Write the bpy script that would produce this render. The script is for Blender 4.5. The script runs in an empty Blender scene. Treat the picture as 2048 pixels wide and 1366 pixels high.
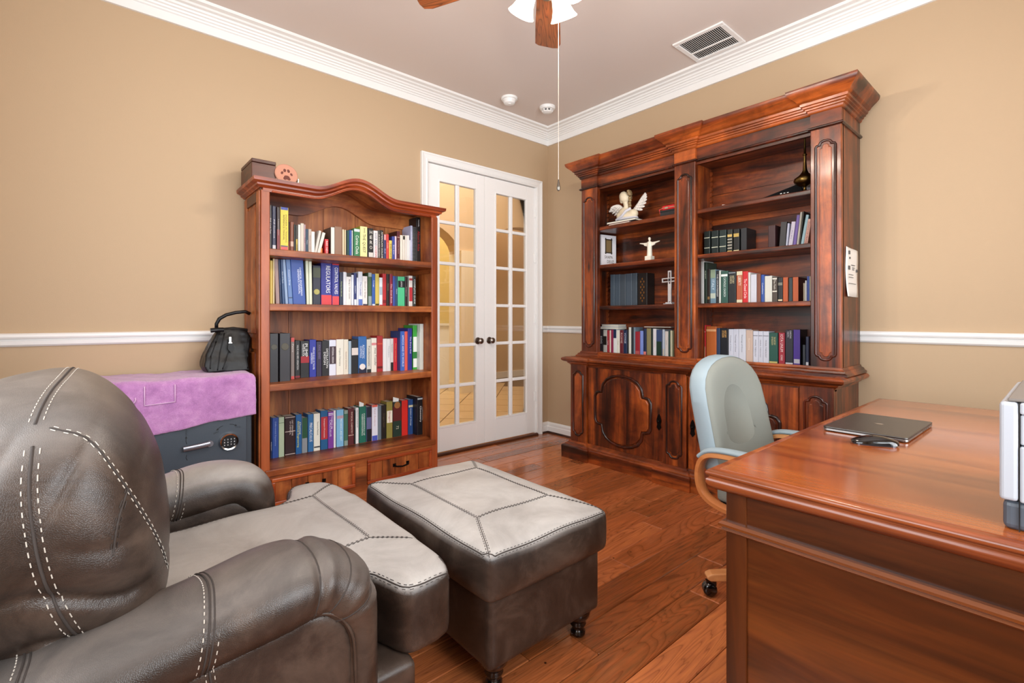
import bpy, bmesh, math, random
from math import sin, cos, pi, radians, sqrt
from mathutils import Vector, Matrix
from mathutils.bvhtree import BVHTree
random.seed(7)
S = bpy.context.scene
COL = S.collection

# ------------------------------------------------------------------ camera
cam_d = bpy.data.cameras.new('camera'); cam = bpy.data.objects.new('camera', cam_d); COL.objects.link(cam)
cam.location = (-3.497, -3.482, 1.154)
cam.rotation_euler = (pi/2, 0, -math.atan2(.6547, .7559))
cam_d.sensor_width = 36; cam_d.lens = 970/2048*36; cam_d.shift_y = -46.5/2048
cam_d.clip_start = .02
S.camera = cam
# ------------------------------------------------------------------ world, lights, exposure
W_ = bpy.data.worlds.new('sky'); S.world = W_; W_.use_nodes = True
bg = W_.node_tree.nodes['Background']; bg.inputs[0].default_value = (.75, .87, 1, 1); bg.inputs[1].default_value = 1.0
S.view_settings.view_transform = 'Standard'; S.view_settings.look = 'None'
S.view_settings.gamma = 1; S.view_settings.use_curve_mapping = False
S.view_settings.exposure = -0.47
def area(name, loc, rot, sx, sy, power, col):
    l = bpy.data.lights.new(name, 'AREA'); l.shape = 'RECTANGLE'; l.size = sx; l.size_y = sy; l.energy = power; l.color = col
    o = bpy.data.objects.new(name, l); COL.objects.link(o); o.location = loc; o.rotation_euler = rot
    return o
# daylight from unseen windows behind the camera, tilted up and boosted as ceiling fill
area('west_window_daylight', (-4.22, -2.25, 1.62), (0, radians(-102), 0), 1.7, 2.0, 88, (.93, .97, 1))
area('south_window_daylight', (-2.2, -4.22, 1.62), (radians(102), 0, 0), 2.2, 1.7, 150, (.93, .97, 1))
# ceiling lamps behind the glazed doors, plus an added fill in the passage
area('hall_ceiling_lamp', (.5, 1.4, 4.25), (0, 0, 0), 1.6, 1.2, 150, (1, .88, .72))
area('hall_passage_fill', (2.2, 3.35, 4.25), (0, 0, 0), .8, .4, 40, (1, .88, .72))  # added fill to brighten the passage beyond the arch, no fixture known there
area('breakfast_room_lamp', (-.3, 3.45, 4.2), (0, 0, 0), .9, .7, 90, (1, .93, .76))
FAN = Vector((-2.05, -2.04, 0))
LAMP_POWER = 14.5
LAMP_COL = (1, .90, .77)

# ------------------------------------------------------------------ mesh helpers
class MB:
    def __init__(s): s.v = []; s.f = []
    def add(s, vs, fs):
        n = len(s.v); s.v += [tuple(p) for p in vs]; s.f += [tuple(i+n for i in f) for f in fs]; return s
    def box(s, x0, x1, y0, y1, z0, z1):
        return s.add([(x0,y0,z0),(x1,y0,z0),(x1,y1,z0),(x0,y1,z0),(x0,y0,z1),(x1,y0,z1),(x1,y1,z1),(x0,y1,z1)],
            [(0,3,2,1),(4,5,6,7),(0,1,5,4),(1,2,6,5),(2,3,7,6),(3,0,4,7)])
    def prism(s, poly, ax, a, b):
        # poly is 2D in the two axes other than ax: z:(x,y)  y:(x,z)  x:(y,z)
        def P(p, t): return {'z': (p[0],p[1],t), 'y': (p[0],t,p[1]), 'x': (t,p[0],p[1])}[ax]
        n = len(poly)
        vs = [P(p,a) for p in poly]+[P(p,b) for p in poly]
        fs = [tuple(range(n))[::-1], tuple(range(n,2*n))]+[(i,(i+1)%n,n+(i+1)%n,n+i) for i in range(n)]
        return s.add(vs, fs)
    def sweep(s, path, prof, closed=False, side=1):
        # path of (x,y,z); prof of (out, up); out is to the right of travel for side=1
        n = len(path); rings = []
        for i in range(n):
            p = Vector(path[i])
            def dirn(a, b):
                d = Vector((path[b][0]-path[a][0], path[b][1]-path[a][1])); return d.normalized() if d.length > 1e-9 else None
            d0 = dirn(i-1, i) if (i > 0 or closed) else None
            d1 = dirn(i, (i+1) % n) if (i < n-1 or closed) else None
            d0 = d0 or d1; d1 = d1 or d0
            n0 = Vector((d0.y, -d0.x))*side; n1 = Vector((d1.y, -d1.x))*side
            m = (n0+n1)/max(.25, 1+n0.dot(n1))
            rings.append([(p.x+m.x*o, p.y+m.y*o, p.z+u) for o, u in prof])
        k = len(prof); vs = [q for r in rings for q in r]; fs = []
        for i in range(n if closed else n-1):
            j = (i+1) % n
            for a in range(k):
                b = (a+1) % k
                fs.append((i*k+a, j*k+a, j*k+b, i*k+b))
        if not closed: fs += [tuple(range(k)), tuple(range((n-1)*k, n*k))[::-1]]
        return s.add(vs, fs)
    def lathe(s, prof, c=(0,0,0), n=20, ax='z', cap=True):
        # prof of (r, h)
        k = len(prof); vs = []
        for i in range(n):
            a = 2*pi*i/n
            for r, h in prof:
                q = (r*cos(a), r*sin(a), h)
                if ax == 'x': q = (q[2], q[0], q[1])
                if ax == 'y': q = (q[0], q[2], q[1])
                vs.append((c[0]+q[0], c[1]+q[1], c[2]+q[2]))
        fs = []
        for i in range(n):
            j = (i+1) % n
            for a in range(k-1): fs.append((i*k+a, j*k+a, j*k+a+1, i*k+a+1))
        if cap and prof[0][0] > 1e-6: fs.append(tuple(i*k for i in range(n))[::-1])
        if cap and prof[-1][0] > 1e-6: fs.append(tuple(i*k+k-1 for i in range(n)))
        return s.add(vs, fs)
    def tube(s, pts, r, n=8, closed=False, flat=None):
        pts = [Vector(p) for p in pts]; m = len(pts); rings = []
        up = None
        for i in range(m):
            a = pts[i-1] if (i > 0 or closed) else pts[i]
            b = pts[(i+1) % m] if (i < m-1 or closed) else pts[i]
            t = (b-a); t = t.normalized() if t.length > 1e-9 else Vector((0,0,1))
            if up is None: up = Vector((0,0,1)) if abs(t.z) < .9 else Vector((1,0,0))
            e1 = (up-t*up.dot(t))
            if e1.length < 1e-6: e1 = t.orthogonal()
            e1.normalize(); e2 = t.cross(e1); up = e1
            rr = r(i/(m-1)) if callable(r) else r
            fa = flat or 1
            rings.append([pts[i]+e1*rr*fa*cos(2*pi*k/n)+e2*rr*sin(2*pi*k/n) for k in range(n)])
        vs = [q for g in rings for q in g]; fs = []
        for i in range(m if closed else m-1):
            j = (i+1) % m
            for k in range(n): fs.append((i*n+k, i*n+(k+1)%n, j*n+(k+1)%n, j*n+k))
        if not closed: fs += [tuple(range(n))[::-1], tuple(range((m-1)*n, m*n))]
        return s.add(vs, fs)
    def loft(s, rings, cap=True, wrap=True):
        k = len(rings[0]); vs = [q for g in rings for q in g]; fs = []
        for i in range(len(rings)-1):
            for a in range(k if wrap else k-1):
                b = (a+1) % k; fs.append((i*k+a, i*k+b, (i+1)*k+b, (i+1)*k+a))
        if cap: fs += [tuple(range(k))[::-1], tuple(range((len(rings)-1)*k, len(rings)*k))]
        return s.add(vs, fs)
    def ell(s, c, r, n=16, m=10, M=None, e=2.0):
        rings = []
        def sg(v, p): return math.copysign(abs(v)**p, v)
        for i in range(1, m):
            ph = -pi/2+pi*i/m
            rings.append([Vector((r[0]*sg(cos(ph),2/e)*sg(cos(2*pi*k/n),2/e), r[1]*sg(cos(ph),2/e)*sg(sin(2*pi*k/n),2/e), r[2]*sg(sin(ph),2/e))) for k in range(n)])
        if M is not None: rings = [[M@q for q in g] for g in rings]
        rings = [[q+Vector(c) for q in g] for g in rings]
        return s.loft(rings)

def eul(x=0, y=0, z=0): return (Matrix.Rotation(radians(z),3,'Z')@Matrix.Rotation(radians(y),3,'Y')@Matrix.Rotation(radians(x),3,'X'))

def mesh(name, mb, mt, smooth=False):
    me = bpy.data.meshes.new(name); me.from_pydata(mb.v, [], mb.f)
    bm = bmesh.new(); bm.from_mesh(me); bmesh.ops.recalc_face_normals(bm, faces=bm.faces); bm.to_mesh(me); bm.free()
    if mt: me.materials.append(mt)
    if smooth: me.shade_smooth()
    return me
def obj(name, mb, mt, parent=None, bevel=0, seg=2, smooth=False, angle=35, label=None):
    me = mb if isinstance(mb, bpy.types.Mesh) else mesh(name, mb, mt)
    o = bpy.data.objects.new(name, me); COL.objects.link(o)
    if parent is not None:
        o.parent = parent; o.matrix_parent_inverse = INV.get(parent.name, Matrix())
    if bevel:
        b = o.modifiers.new('bevel', 'BEVEL'); b.width = bevel; b.segments = seg; b.limit_method = 'ANGLE'; b.angle_limit = radians(30)
    if smooth:
        me.shade_smooth()
        if angle < 180:
            try: me.set_sharp_from_angle(angle=radians(angle))
            except Exception: pass
    if label: o['label'] = label
    return o
INV = {}
def tag(o, label, cat, group=None):
    o['label'] = label; o['category'] = cat
    if group: o['group'] = group
    return o
def thing(name, label, cat, loc=(0,0,0), group=None, rotz=0, world=True):
    # an Empty at the thing's base; with world=True its parts are given in world coordinates
    o = bpy.data.objects.new(name, None); COL.objects.link(o); o.location = loc; o.rotation_euler = (0,0,rotz); o.empty_display_size = .05
    tag(o, label, cat, group)
    INV[o.name] = Matrix.Translation(Vector(loc)).inverted() if world else Matrix()
    return o
def struct(name, mb, mt, **k):
    o = obj(name, mb, mt, **k); o['kind'] = 'structure'; return o
def bake(o, mods):
    # evaluate modifiers and keep the result as the object's mesh
    for m in mods: m(o)
    dg = bpy.context.evaluated_depsgraph_get(); dg.update()
    me = bpy.data.meshes.new_from_object(o.evaluated_get(dg)); o.modifiers.clear()
    mt = o.data.materials[0] if o.data.materials else None
    o.data = me; me.name = o.name
    me.materials.clear()
    if mt: me.materials.append(mt)
    me.shade_smooth()
    return o
def soft(name, mb, mt, parent, vox=.012, it=14, disp=0, dsize=.12, sub=0):
    o = obj(name, mb, mt, parent)
    def m1(o):
        r = o.modifiers.new('r', 'REMESH'); r.mode = 'VOXEL'; r.voxel_size = vox
        s = o.modifiers.new('s', 'SMOOTH'); s.factor = .5; s.iterations = it
        if disp:
            t = bpy.data.textures.new(name+'_wrinkle', 'CLOUDS'); t.noise_scale = dsize; t.noise_depth = 2
            d = o.modifiers.new('d', 'DISPLACE'); d.texture = t; d.strength = disp; d.mid_level = .5; d.texture_coords = 'GLOBAL'
    return bake(o, [m1])

# ------------------------------------------------------------------ materials
MATS = {}
def rgb(h):
    h = h.lstrip('#'); c = [int(h[i:i+2],16)/255 for i in (0,2,4)]
    return tuple(x/12.92 if x <= .04045 else ((x+.055)/1.055)**2.4 for x in c)+(1,)
def new(name):
    m = bpy.data.materials.new(name); m.use_nodes = True
    nt = m.node_tree; b = nt.nodes['Principled BSDF']
    return m, nt, b
def nd(nt, t, **k):
    n = nt.nodes.new(t)
    for a, v in k.items():
        if a.startswith('i_'): n.inputs[a[2:].replace('_',' ')].default_value = v
        else: setattr(n, a, v)
    return n
def ramp(nt, fac, stops):
    r = nt.nodes.new('ShaderNodeValToRGB'); e = r.color_ramp.elements
    while len(e) < len(stops): e.new(.5)
    for x, (p, c) in zip(e, stops): x.position = p; x.color = rgb(c) if isinstance(c, str) else c
    nt.links.new(fac, r.inputs[0]); return r.outputs[0]
def bump(nt, b, h, strength=.3, dist=.002):
    n = nd(nt, 'ShaderNodeBump'); n.inputs['Strength'].default_value = strength; n.inputs['Distance'].default_value = dist
    nt.links.new(h, n.inputs['Height']); nt.links.new(n.outputs[0], b.inputs['Normal'])
def coords(nt, scale=(1,1,1), rnd=False):
    tc = nd(nt, 'ShaderNodeTexCoord'); mp = nd(nt, 'ShaderNodeMapping'); mp.inputs['Scale'].default_value = scale
    nt.links.new(tc.outputs['Object'], mp.inputs['Vector'])
    if rnd:
        oi = nd(nt, 'ShaderNodeObjectInfo'); mu = nd(nt, 'ShaderNodeMath', operation='MULTIPLY'); mu.inputs[1].default_value = 37
        nt.links.new(oi.outputs['Random'], mu.inputs[0]); nt.links.new(mu.outputs[0], mp.inputs['Location'])
        return mp.outputs[0], oi.outputs['Random']
    return mp.outputs[0]
def noise(nt, vec, scale, detail=4, rough=.55, dist=0):
    n = nd(nt, 'ShaderNodeTexNoise'); n.inputs['Scale'].default_value = scale; n.inputs['Detail'].default_value = detail
    n.inputs['Roughness'].default_value = rough; n.inputs['Distortion'].default_value = dist
    nt.links.new(vec, n.inputs['Vector']); return n.outputs['Fac']
def mix(nt, fac, a, b, mode='MIX'):
    m = nd(nt, 'ShaderNodeMix', data_type='RGBA', blend_type=mode)
    for s, v in ((m.inputs[0], fac), (m.inputs[6], a), (m.inputs[7], b)):
        if isinstance(v, (int, float)): s.default_value = v
        elif isinstance(v, (str,)): s.default_value = rgb(v)
        else: nt.links.new(v, s)
    return m.outputs[2]
def flat(name, col, rough=.5, metal=0, spec=.5, nz=0, nscale=60, coat=0):
    key = (name, col, rough, metal, coat)
    if key in MATS: return MATS[key]
    m, nt, b = new(name); b.inputs['Base Color'].default_value = rgb(col); b.inputs['Roughness'].default_value = rough
    b.inputs['Metallic'].default_value = metal; b.inputs['Specular IOR Level'].default_value = spec; b.inputs['Coat Weight'].default_value = coat
    if nz:
        h = noise(nt, coords(nt), nscale, 3); bump(nt, b, h, nz, .002)
    MATS[key] = m; return m
def wood(name, dark, mid, light, axis='z', rough=.35, gs=9, blotch=None, coat=0, spec=.5, knots=True, bumpy=.15):
    key = ('wood', name, axis)
    if key in MATS: return MATS[key]
    m, nt, b = new(name+'_grain_'+axis)
    sc = {'x': (.09,1,1), 'y': (1,.09,1), 'z': (1,1,.09)}[axis]
    v, r = coords(nt, sc, True)
    g = noise(nt, v, gs, 5, .62, .8)
    g2 = noise(nt, v, gs*9, 3, .6, .3)
    c = ramp(nt, g, [(.36, dark), (.5, mid), (.64, light)])
    c = mix(nt, .5, c, ramp(nt, g2, [(.32, dark), (.62, light)]), 'SOFT_LIGHT')
    if blotch:
        v2, _ = coords(nt, (1,1,1), True)
        n2 = noise(nt, v2, 5, 5, .65, .5)
        c = mix(nt, ramp(nt, n2, [(.42, (0,0,0,1)), (.7, (1,1,1,1))]), c, mix(nt, .75, c, blotch, 'MULTIPLY'))
    if knots:
        v3, _ = coords(nt, {'x': (2.2,7,7), 'y': (7,2.2,7), 'z': (7,7,2.2)}[axis], True)
        vo = nd(nt, 'ShaderNodeTexVoronoi'); vo.inputs['Scale'].default_value = 1.0; nt.links.new(v3, vo.inputs['Vector'])
        c = mix(nt, ramp(nt, vo.outputs['Distance'], [(.05, (1,1,1,1)), (.14, (0,0,0,1))]), c, dark)
    nt.links.new(c, b.inputs['Base Color'])
    b.inputs['Roughness'].default_value = rough; b.inputs['Coat Weight'].default_value = coat; b.inputs['Coat Roughness'].default_value = .12
    b.inputs['Specular IOR Level'].default_value = spec
    bump(nt, b, g2, bumpy, .001)
    MATS[key] = m; return m
def paint(name, col, nz=.25, nscale=220, rough=.6, mott=0):
    m, nt, b = new(name); b.inputs['Roughness'].default_value = rough; b.inputs['Specular IOR Level'].default_value = .3
    b.inputs['Base Color'].default_value = rgb(col)
    v = coords(nt)
    bump(nt, b, noise(nt, v, nscale, 2), nz, .001); return m
def leather(name, dark, mid, light, rough=.36, up_cols=None, bs=.35, sp=.45):
    m, nt, b = new(name)
    v = coords(nt)
    n1 = noise(nt, v, 5, 6, .68, .6); n2 = noise(nt, v, 40, 4, .6)
    c = ramp(nt, n1, [(.32, dark), (.5, mid), (.7, light)])
    c = mix(nt, .18, c, ramp(nt, n2, [(.3, dark), (.7, light)]), 'OVERLAY')
    if up_cols:
        at = nd(nt, 'ShaderNodeAttribute', attribute_name='up_tone')
        w = ramp(nt, n1, [(.34, up_cols[0]), (.66, up_cols[1])])
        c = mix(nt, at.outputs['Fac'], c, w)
    nt.links.new(c, b.inputs['Base Color'])
    vo = nd(nt, 'ShaderNodeTexVoronoi', feature='DISTANCE_TO_EDGE'); vo.inputs['Scale'].default_value = 330; nt.links.new(v, vo.inputs['Vector'])
    h = nd(nt, 'ShaderNodeMath', operation='ADD'); k = nd(nt, 'ShaderNodeMath', operation='MULTIPLY'); k.inputs[1].default_value = 2.2
    mn = nd(nt, 'ShaderNodeMath', operation='MINIMUM'); mn.inputs[1].default_value = .25
    nt.links.new(vo.outputs['Distance'], mn.inputs[0]); nt.links.new(mn.outputs[0], k.inputs[0]); nt.links.new(k.outputs[0], h.inputs[0]); nt.links.new(noise(nt, v, 28, 3), h.inputs[1])
    bump(nt, b, h.outputs[0], bs, .0016)
    b.inputs['Roughness'].default_value = rough; b.inputs['Specular IOR Level'].default_value = sp
    return m
def up_tone(o, amount, lo=.35, hi=.85):  # blends in the paler leather where the normal points upward
    me = o.data; a = me.attributes.new('up_tone', 'FLOAT', 'POINT')
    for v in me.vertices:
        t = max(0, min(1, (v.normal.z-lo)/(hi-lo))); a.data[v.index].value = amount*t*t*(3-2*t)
M_WALL = paint('tan_wall_paint', 'bda384')
M_CEIL = paint('ceiling_paint', 'd9ccc4', nscale=160)
M_TRIM = flat('white_trim_paint', 'eeedeb', .35)
M_DOOR = flat('white_door_paint', 'f2f0ee', .4)
M_HALL = paint('hall_wall_paint', 'd2b898')
M_YEL = paint('breakfast_room_paint', 'dcc88e')
M_QUART = wood('dark_quarter_round', '2a140a', '4a2714', '6a3a1e', 'x', .3)
M_OAK = wood('light_threshold', 'a87438', 'c8924c', 'd9a860', 'x', .4)
CAB = dict(dark='34180a', mid='7c3e18', light='b86a2e', rough=.36, blotch='5a3216', coat=.2, gs=7)
def cab(ax): return wood('dark_cabinet_wood', axis=ax, **CAB)
M_CBEAD = wood('cabinet_bead_wood', '1c0a05', '3c170a', '6a2c14', 'z', .28, coat=.3, knots=False)
PINE = dict(dark='5e3416', mid='9c5c2c', light='c0824a', rough=.42, blotch='9a5c34', gs=6)
def pine(ax): return wood('pine_board', axis=ax, **PINE)
M_PBACK = wood('pine_back_board', '744420', '9a6030', 'b88048', 'z', .5, gs=10)
M_PRED = wood('pine_red_moulding', '6e2e14', '9a4e26', 'ba6c3a', 'x', .33, gs=8)
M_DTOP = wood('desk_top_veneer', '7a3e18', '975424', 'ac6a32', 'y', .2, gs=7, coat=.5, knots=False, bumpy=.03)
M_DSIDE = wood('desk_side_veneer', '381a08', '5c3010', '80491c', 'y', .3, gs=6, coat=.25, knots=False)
M_DEDGE = wood('desk_edge_moulding', '6a351a', '935630', 'b0713f', 'y', .28, gs=8, coat=.4, knots=False)
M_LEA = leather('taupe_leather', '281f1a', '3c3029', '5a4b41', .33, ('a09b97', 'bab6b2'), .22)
M_STITCH = flat('pale_thread', 'c9c0b4', .8)
M_SEAM = flat('dark_seam_thread', '3a322e', .8)  # dark thread for seam lines, dark stitches and piping
M_BLACKW = wood('black_stained_wood', '0a0807', '14100e', '221a16', 'z', .2, coat=.5, knots=False)
M_BLACK = flat('black_plastic', '0e0e10', .35)
M_STEEL = flat('brushed_nickel', '8a847c', .3, 1)
M_CHROME = flat('polished_chrome', 'd8d8d8', .12, 1)
M_PAPER = flat('book_paper', 'd9d2c2', .8)
M_WHITE = flat('white_paper', 'eeeae4', .7)
BOOKS=[
('pa','x',1.565,'books on the top shelf of the pine bookcase',[
 [-2.68, 0.018, 0.282, -0.27, 0.0, '2a2428', 'slim dark paperback at left end of top shelf of pine bookcase', {'t': [('PHP Code Fast', 'e8d8d8', 0.42, 0.45, 0.75, 0)]}],
 [-2.661, 0.022, 0.278, -0.27, 0.0, '2b2d4e', 'navy paperback right of slim dark paperback on top shelf of pine bookcase', {'t': [('PHP Cookbook', 'e6e6f0', 0.4, 0.5, 0.6, 0)], 'b': [(0.86, 0.96, 'd8d8de')]}],
 [-2.636, 0.021, 0.275, -0.27, 0.0, '2b1416', 'black and maroon paperback right of navy paperback on top shelf of pine bookcase', {'b': [(0.5, 1, '7e1d1f')], 't': [('Professional Programmer', 'f0e0da', 0.3, 0.45, 0.7, 0)]}],
 [-2.614, 0.046, 0.28, -0.27, 0.0, 'e6cb3c', 'yellow manual titled ENGINEER-IN-TRAINING REFERENCE MANUAL on top shelf of pine bookcase', {'side': 'c8b23a', 'b': [(0, 0.06, '2b3f9c'), (0.85, 0.88, '55525a'), (0.88, 1, 'e0524e')], 't': [('ENGINEER-IN-TRAINING', '141414', 0.2, 0.47, 0.62, 0.22), ('REFERENCE MANUAL', '141414', 0.22, 0.45, 0.56, -0.08)]}],
 [-2.543, 0.008, 0.208, -0.19, 0.0, '3a2420', 'thin dark book right of yellow manual on top shelf of pine bookcase', {'b': [(0.6, 1, '8a2018')]}],
 [-2.533, 0.022, 0.21, -0.19, 0.0, '8a4c30', 'brown hardback right of thin dark book on top shelf of pine bookcase', {'b': [(0.6, 0.75, 'd8b8a4')]}],
 [-2.51, 0.01, 0.195, -0.19, 0.0, '2f3434', 'charcoal paperback right of brown hardback on top shelf of pine bookcase', {}],
 [-2.499, 0.013, 0.192, -0.19, 0.0, '3b3a35', 'black and yellow paperback right of charcoal paperback on top shelf of pine bookcase', {'b': [(0.47, 1, 'cdb23e')], 't': [('LEARN', '17140c', 0.5, 0.75, 0.45, 0)]}],
 [-2.484, 0.015, 0.198, -0.19, 0.0, 'e6e2dc', 'white book right of black and yellow paperback on top shelf of pine bookcase', {'t': [('x x x x', 'b0aca8', 0.2, 0.5, 0.6, 0)]}],
 [-2.468, 0.021, 0.209, -0.19, 0.0, 'cfc6b8', 'cream book right of white book on top shelf of pine bookcase', {}],
 [-2.446, 0.009, 0.203, -0.19, 0.0, 'b79aa0', 'slim pinkish book right of cream book on top shelf of pine bookcase', {'t': [('The Book', '6a3a50', 0.5, 0.5, 0.7, 0)]}],
 [-2.436, 0.016, 0.176, -0.19, 0.0, '1f3e57', 'dark teal book right of slim pinkish book on top shelf of pine bookcase', {'t': [('Physics', 'e8eef0', 0.4, 0.5, 0.6, 0)]}],
 [-2.419, 0.02, 0.177, -0.19, 0.0, 'b9a89c', 'taupe paperback right of dark teal book on top shelf of pine bookcase', {'t': [('Notes on Law', '86645c', 0.4, 0.5, 0.7, 0)]}],
 [-2.399, 0.021, 0.163, -0.19, 0.0, 'ece6e0', 'white and red booklet right of taupe paperback on top shelf of pine bookcase', {'b': [(0.9, 0.96, 'b02a30')]}],
 [-2.384, 0.016, 0.176, -0.19, 0.199, 'd2ccc2', 'pale leaning book right of white and red booklet on top shelf of pine bookcase', {}],
 [-2.367, 0.02, 0.167, -0.19, 0.246, 'ddd8cf', 'ivory leaning book right of pale leaning book on top shelf of pine bookcase', {}],
 [-2.341, 0.014, 0.059, -0.19, 0.0, 'd77a3a', 'tiny orange book right of ivory leaning book on top shelf of pine bookcase', {}],
 [-2.312, 0.025, 0.123, -0.19, 0.0, 'c2202a', 'small red book right of tiny orange book on top shelf of pine bookcase', {'t': [('RED NEWS', 'f4e8e4', 0.5, 0.5, 0.8, 0)]}],
 [-2.271, 0.024, 0.208, -0.19, 0.0, 'dcdcd2', 'white spined album right of small red book on top shelf of pine bookcase', {'side': '5b4b42'}],
 [-2.245, 0.051, 0.216, -0.19, 0.0, '8c6a54', 'brown binder right of white spined album on top shelf of pine bookcase', {}],
 [-2.191, 0.012, 0.202, -0.19, 0.0, 'e9cfae', 'buff pamphlet right of brown binder on top shelf of pine bookcase', {}],
 [-2.175, 0.008, 0.201, -0.19, 0.0, 'e6d2a8', 'thin sandy pamphlet right of buff pamphlet on top shelf of pine bookcase', {}],
 [-2.166, 0.007, 0.198, -0.19, 0.0, '1d1c1c', 'thin black book right of thin sandy pamphlet on top shelf of pine bookcase', {}],
 [-2.158, 0.015, 0.2, -0.19, 0.0, '1f4a44', 'bottle green book right of thin black book on top shelf of pine bookcase', {}],
 [-2.142, 0.016, 0.203, -0.19, 0.0, '2a4fa0', 'cobalt blue book right of bottle green book on top shelf of pine bookcase', {}],
 [-2.125, 0.006, 0.202, -0.19, 0.0, 'e3e3dd', 'thin white pamphlet right of cobalt blue book on top shelf of pine bookcase', {}],
 [-2.1187, 0.0077, 0.212, -0.19, 0.0, '26503f', 'slim forest green book right of thin white pamphlet on top shelf of pine bookcase', {}],
 [-2.11, 0.044, 0.22, -0.19, 0.0, '2f7a4c', 'green hardback right of slim forest green book on top shelf of pine bookcase', {'b': [(0.02, 0.1, 'e6ece6')], 't': [('Corina Chela', 'f4f4ee', 0.55, 0.52, 0.6, 0)]}],
 [-2.065, 0.052, 0.24, -0.19, 0.0, 'e9e2a0', 'pale yellow hardback titled THE QUEST on top shelf of pine bookcase', {'side': 'a8b03a', 't': [('THE QUEST', '141414', 0.5, 0.5, 0.55, 0.05), ('DANIEL', '141414', 0.22, 0.12, 0.16, 0.1)]}],
 [-2.013, 0.009, 0.228, -0.19, 0.0, '1a1a1a', 'narrow black pamphlet right of pale yellow hardback on top shelf of pine bookcase', {}],
 [-2.003, 0.037, 0.234, -0.19, 0.0, '1b1817', 'black hardback titled HERO on top shelf of pine bookcase', {'v': [('HERO', 'efe9e0', 0.62, 0.05, 0.62)], 'b': [(0.74, 0.88, 'd8d4cc')]}],
 [-1.964, 0.033, 0.221, -0.19, 0.0, 'e4dede', 'white paperback with red lettering right of black hardback on top shelf of pine bookcase', {'t': [('GOD AND', '3a4a6a', 0.5, 0.28, 0.42, 0), ('GOVERNMENT', 'c03a38', 0.5, 0.74, 0.48, 0)]}],
 [-1.931, 0.019, 0.227, -0.19, 0.0, '4b4743', 'grey paperback right of white paperback with red lettering on top shelf of pine bookcase', {'t': [('A SOLDIERS STORY', 'e8e4de', 0.5, 0.5, 0.9, 0)]}],
 [-1.911, 0.024, 0.23, -0.19, 0.0, '1c1a18', 'black paperback titled AMERICAN SOLDIER on top shelf of pine bookcase', {'t': [('AMERICAN SOLDIER', 'f0ece4', 0.5, 0.5, 0.9, 0)]}],
 [-1.885, 0.019, 0.202, -0.19, 0.0, '3a3a66', 'indigo paperback right of black paperback on top shelf of pine bookcase', {'b': [(0, 0.2, 'e09a98')], 't': [('BLUE', 'c8d0ee', 0.4, 0.6, 0.4, 0)]}],
 [-1.865, 0.021, 0.206, -0.19, 0.0, 'd0403c', 'coral red book right of indigo paperback on top shelf of pine bookcase', {'t': [('Guide', 'f4d8d0', 0.4, 0.4, 0.5, 0)]}],
 [-1.842, 0.023, 0.163, -0.19, 0.0, 'e5c860', 'yellow paperback right of coral red book on top shelf of pine bookcase', {'t': [('DELIGHT', '3a2c10', 0.6, 0.5, 0.7, 0)]}],
 [-1.817, 0.021, 0.195, -0.19, 0.0, '3b4a9a', 'royal blue paperback right of yellow paperback on top shelf of pine bookcase', {'t': [('Blue Skies', 'e8ecf8', 0.4, 0.5, 0.7, 0)]}],
 [-1.795, 0.013, 0.199, -0.19, 0.0, 'e9c9d8', 'pale pink book right of royal blue paperback on top shelf of pine bookcase', {}],
 [-1.78, 0.025, 0.239, -0.19, 0.0, '5a1f28', 'maroon hardback right of pale pink book on top shelf of pine bookcase', {'side': '3a1518', 'b': [(0.18, 0.2, 'c09890'), (0.86, 0.88, 'c09890')], 't': [('American History', 'd8b8b0', 0.35, 0.5, 0.55, 0)]}],
 [-1.753, 0.02, 0.212, -0.19, 0.0, 'e8e0d2', 'cream booklet right of maroon hardback on top shelf of pine bookcase', {}],
 [-1.731, 0.019, 0.213, -0.19, 0.0, 'e0d8cc', 'ivory booklet right of cream booklet on top shelf of pine bookcase', {'b': [(0.02, 0.15, '26261e')]}],
 [-1.711, 0.018, 0.215, -0.19, 0.0, 'dcd6ce', 'bone white booklet right of ivory booklet on top shelf of pine bookcase', {}],
 [-1.693, 0.017, 0.217, -0.19, 0.0, 'e6e4e2', 'bright white booklet right of bone white booklet on top shelf of pine bookcase', {}],
 [-1.675, 0.01, 0.183, -0.19, 0.0, 'dcdce4', 'short white booklet right of bright white booklet on top shelf of pine bookcase', {}],
 [-1.664, 0.016, 0.294, -0.19, 0.0, 'b9bcd8', 'spiral bound lilac notebook right of short white booklet on top shelf of pine bookcase', {'coil': 'f0f0f4'}],
 [-1.646, 0.028, 0.29, -0.19, 0.0, '1c1e22', 'spiral bound black notebook right of spiral bound lilac notebook on top shelf of pine bookcase', {'coil': 'a8b0b0'}],
 [-1.616, 0.037, 0.365, -0.19, 0.0, '171515', 'tall black book with red script at right end of top shelf of pine bookcase', {'t': [("Alison's Atlas", 'a8181c', 0.6, 0.5, 0.42, 0), ('TRAVEL', 'efefef', 0.25, 0.12, 0.16, 0)]}],
]),
('pb','x',1.24,'books on the second shelf of the pine bookcase',[
 [-2.679, 0.006, 0.281, -0.27, 0.0, 'c9a860', 'thin tan folder at left end of second shelf of pine bookcase', {}],
 [-2.673, 0.015, 0.268, -0.27, 0.0, 'e0bf55', 'yellow book right of thin tan folder on second shelf of pine bookcase', {}],
 [-2.657, 0.01, 0.28, -0.27, 0.0, 'ecd9a8', 'pale yellow folder right of yellow book on second shelf of pine bookcase', {}],
 [-2.64, 0.023, 0.279, -0.27, -0.036, 'a88a86', 'mauve folder right of pale yellow folder on second shelf of pine bookcase', {}],
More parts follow.
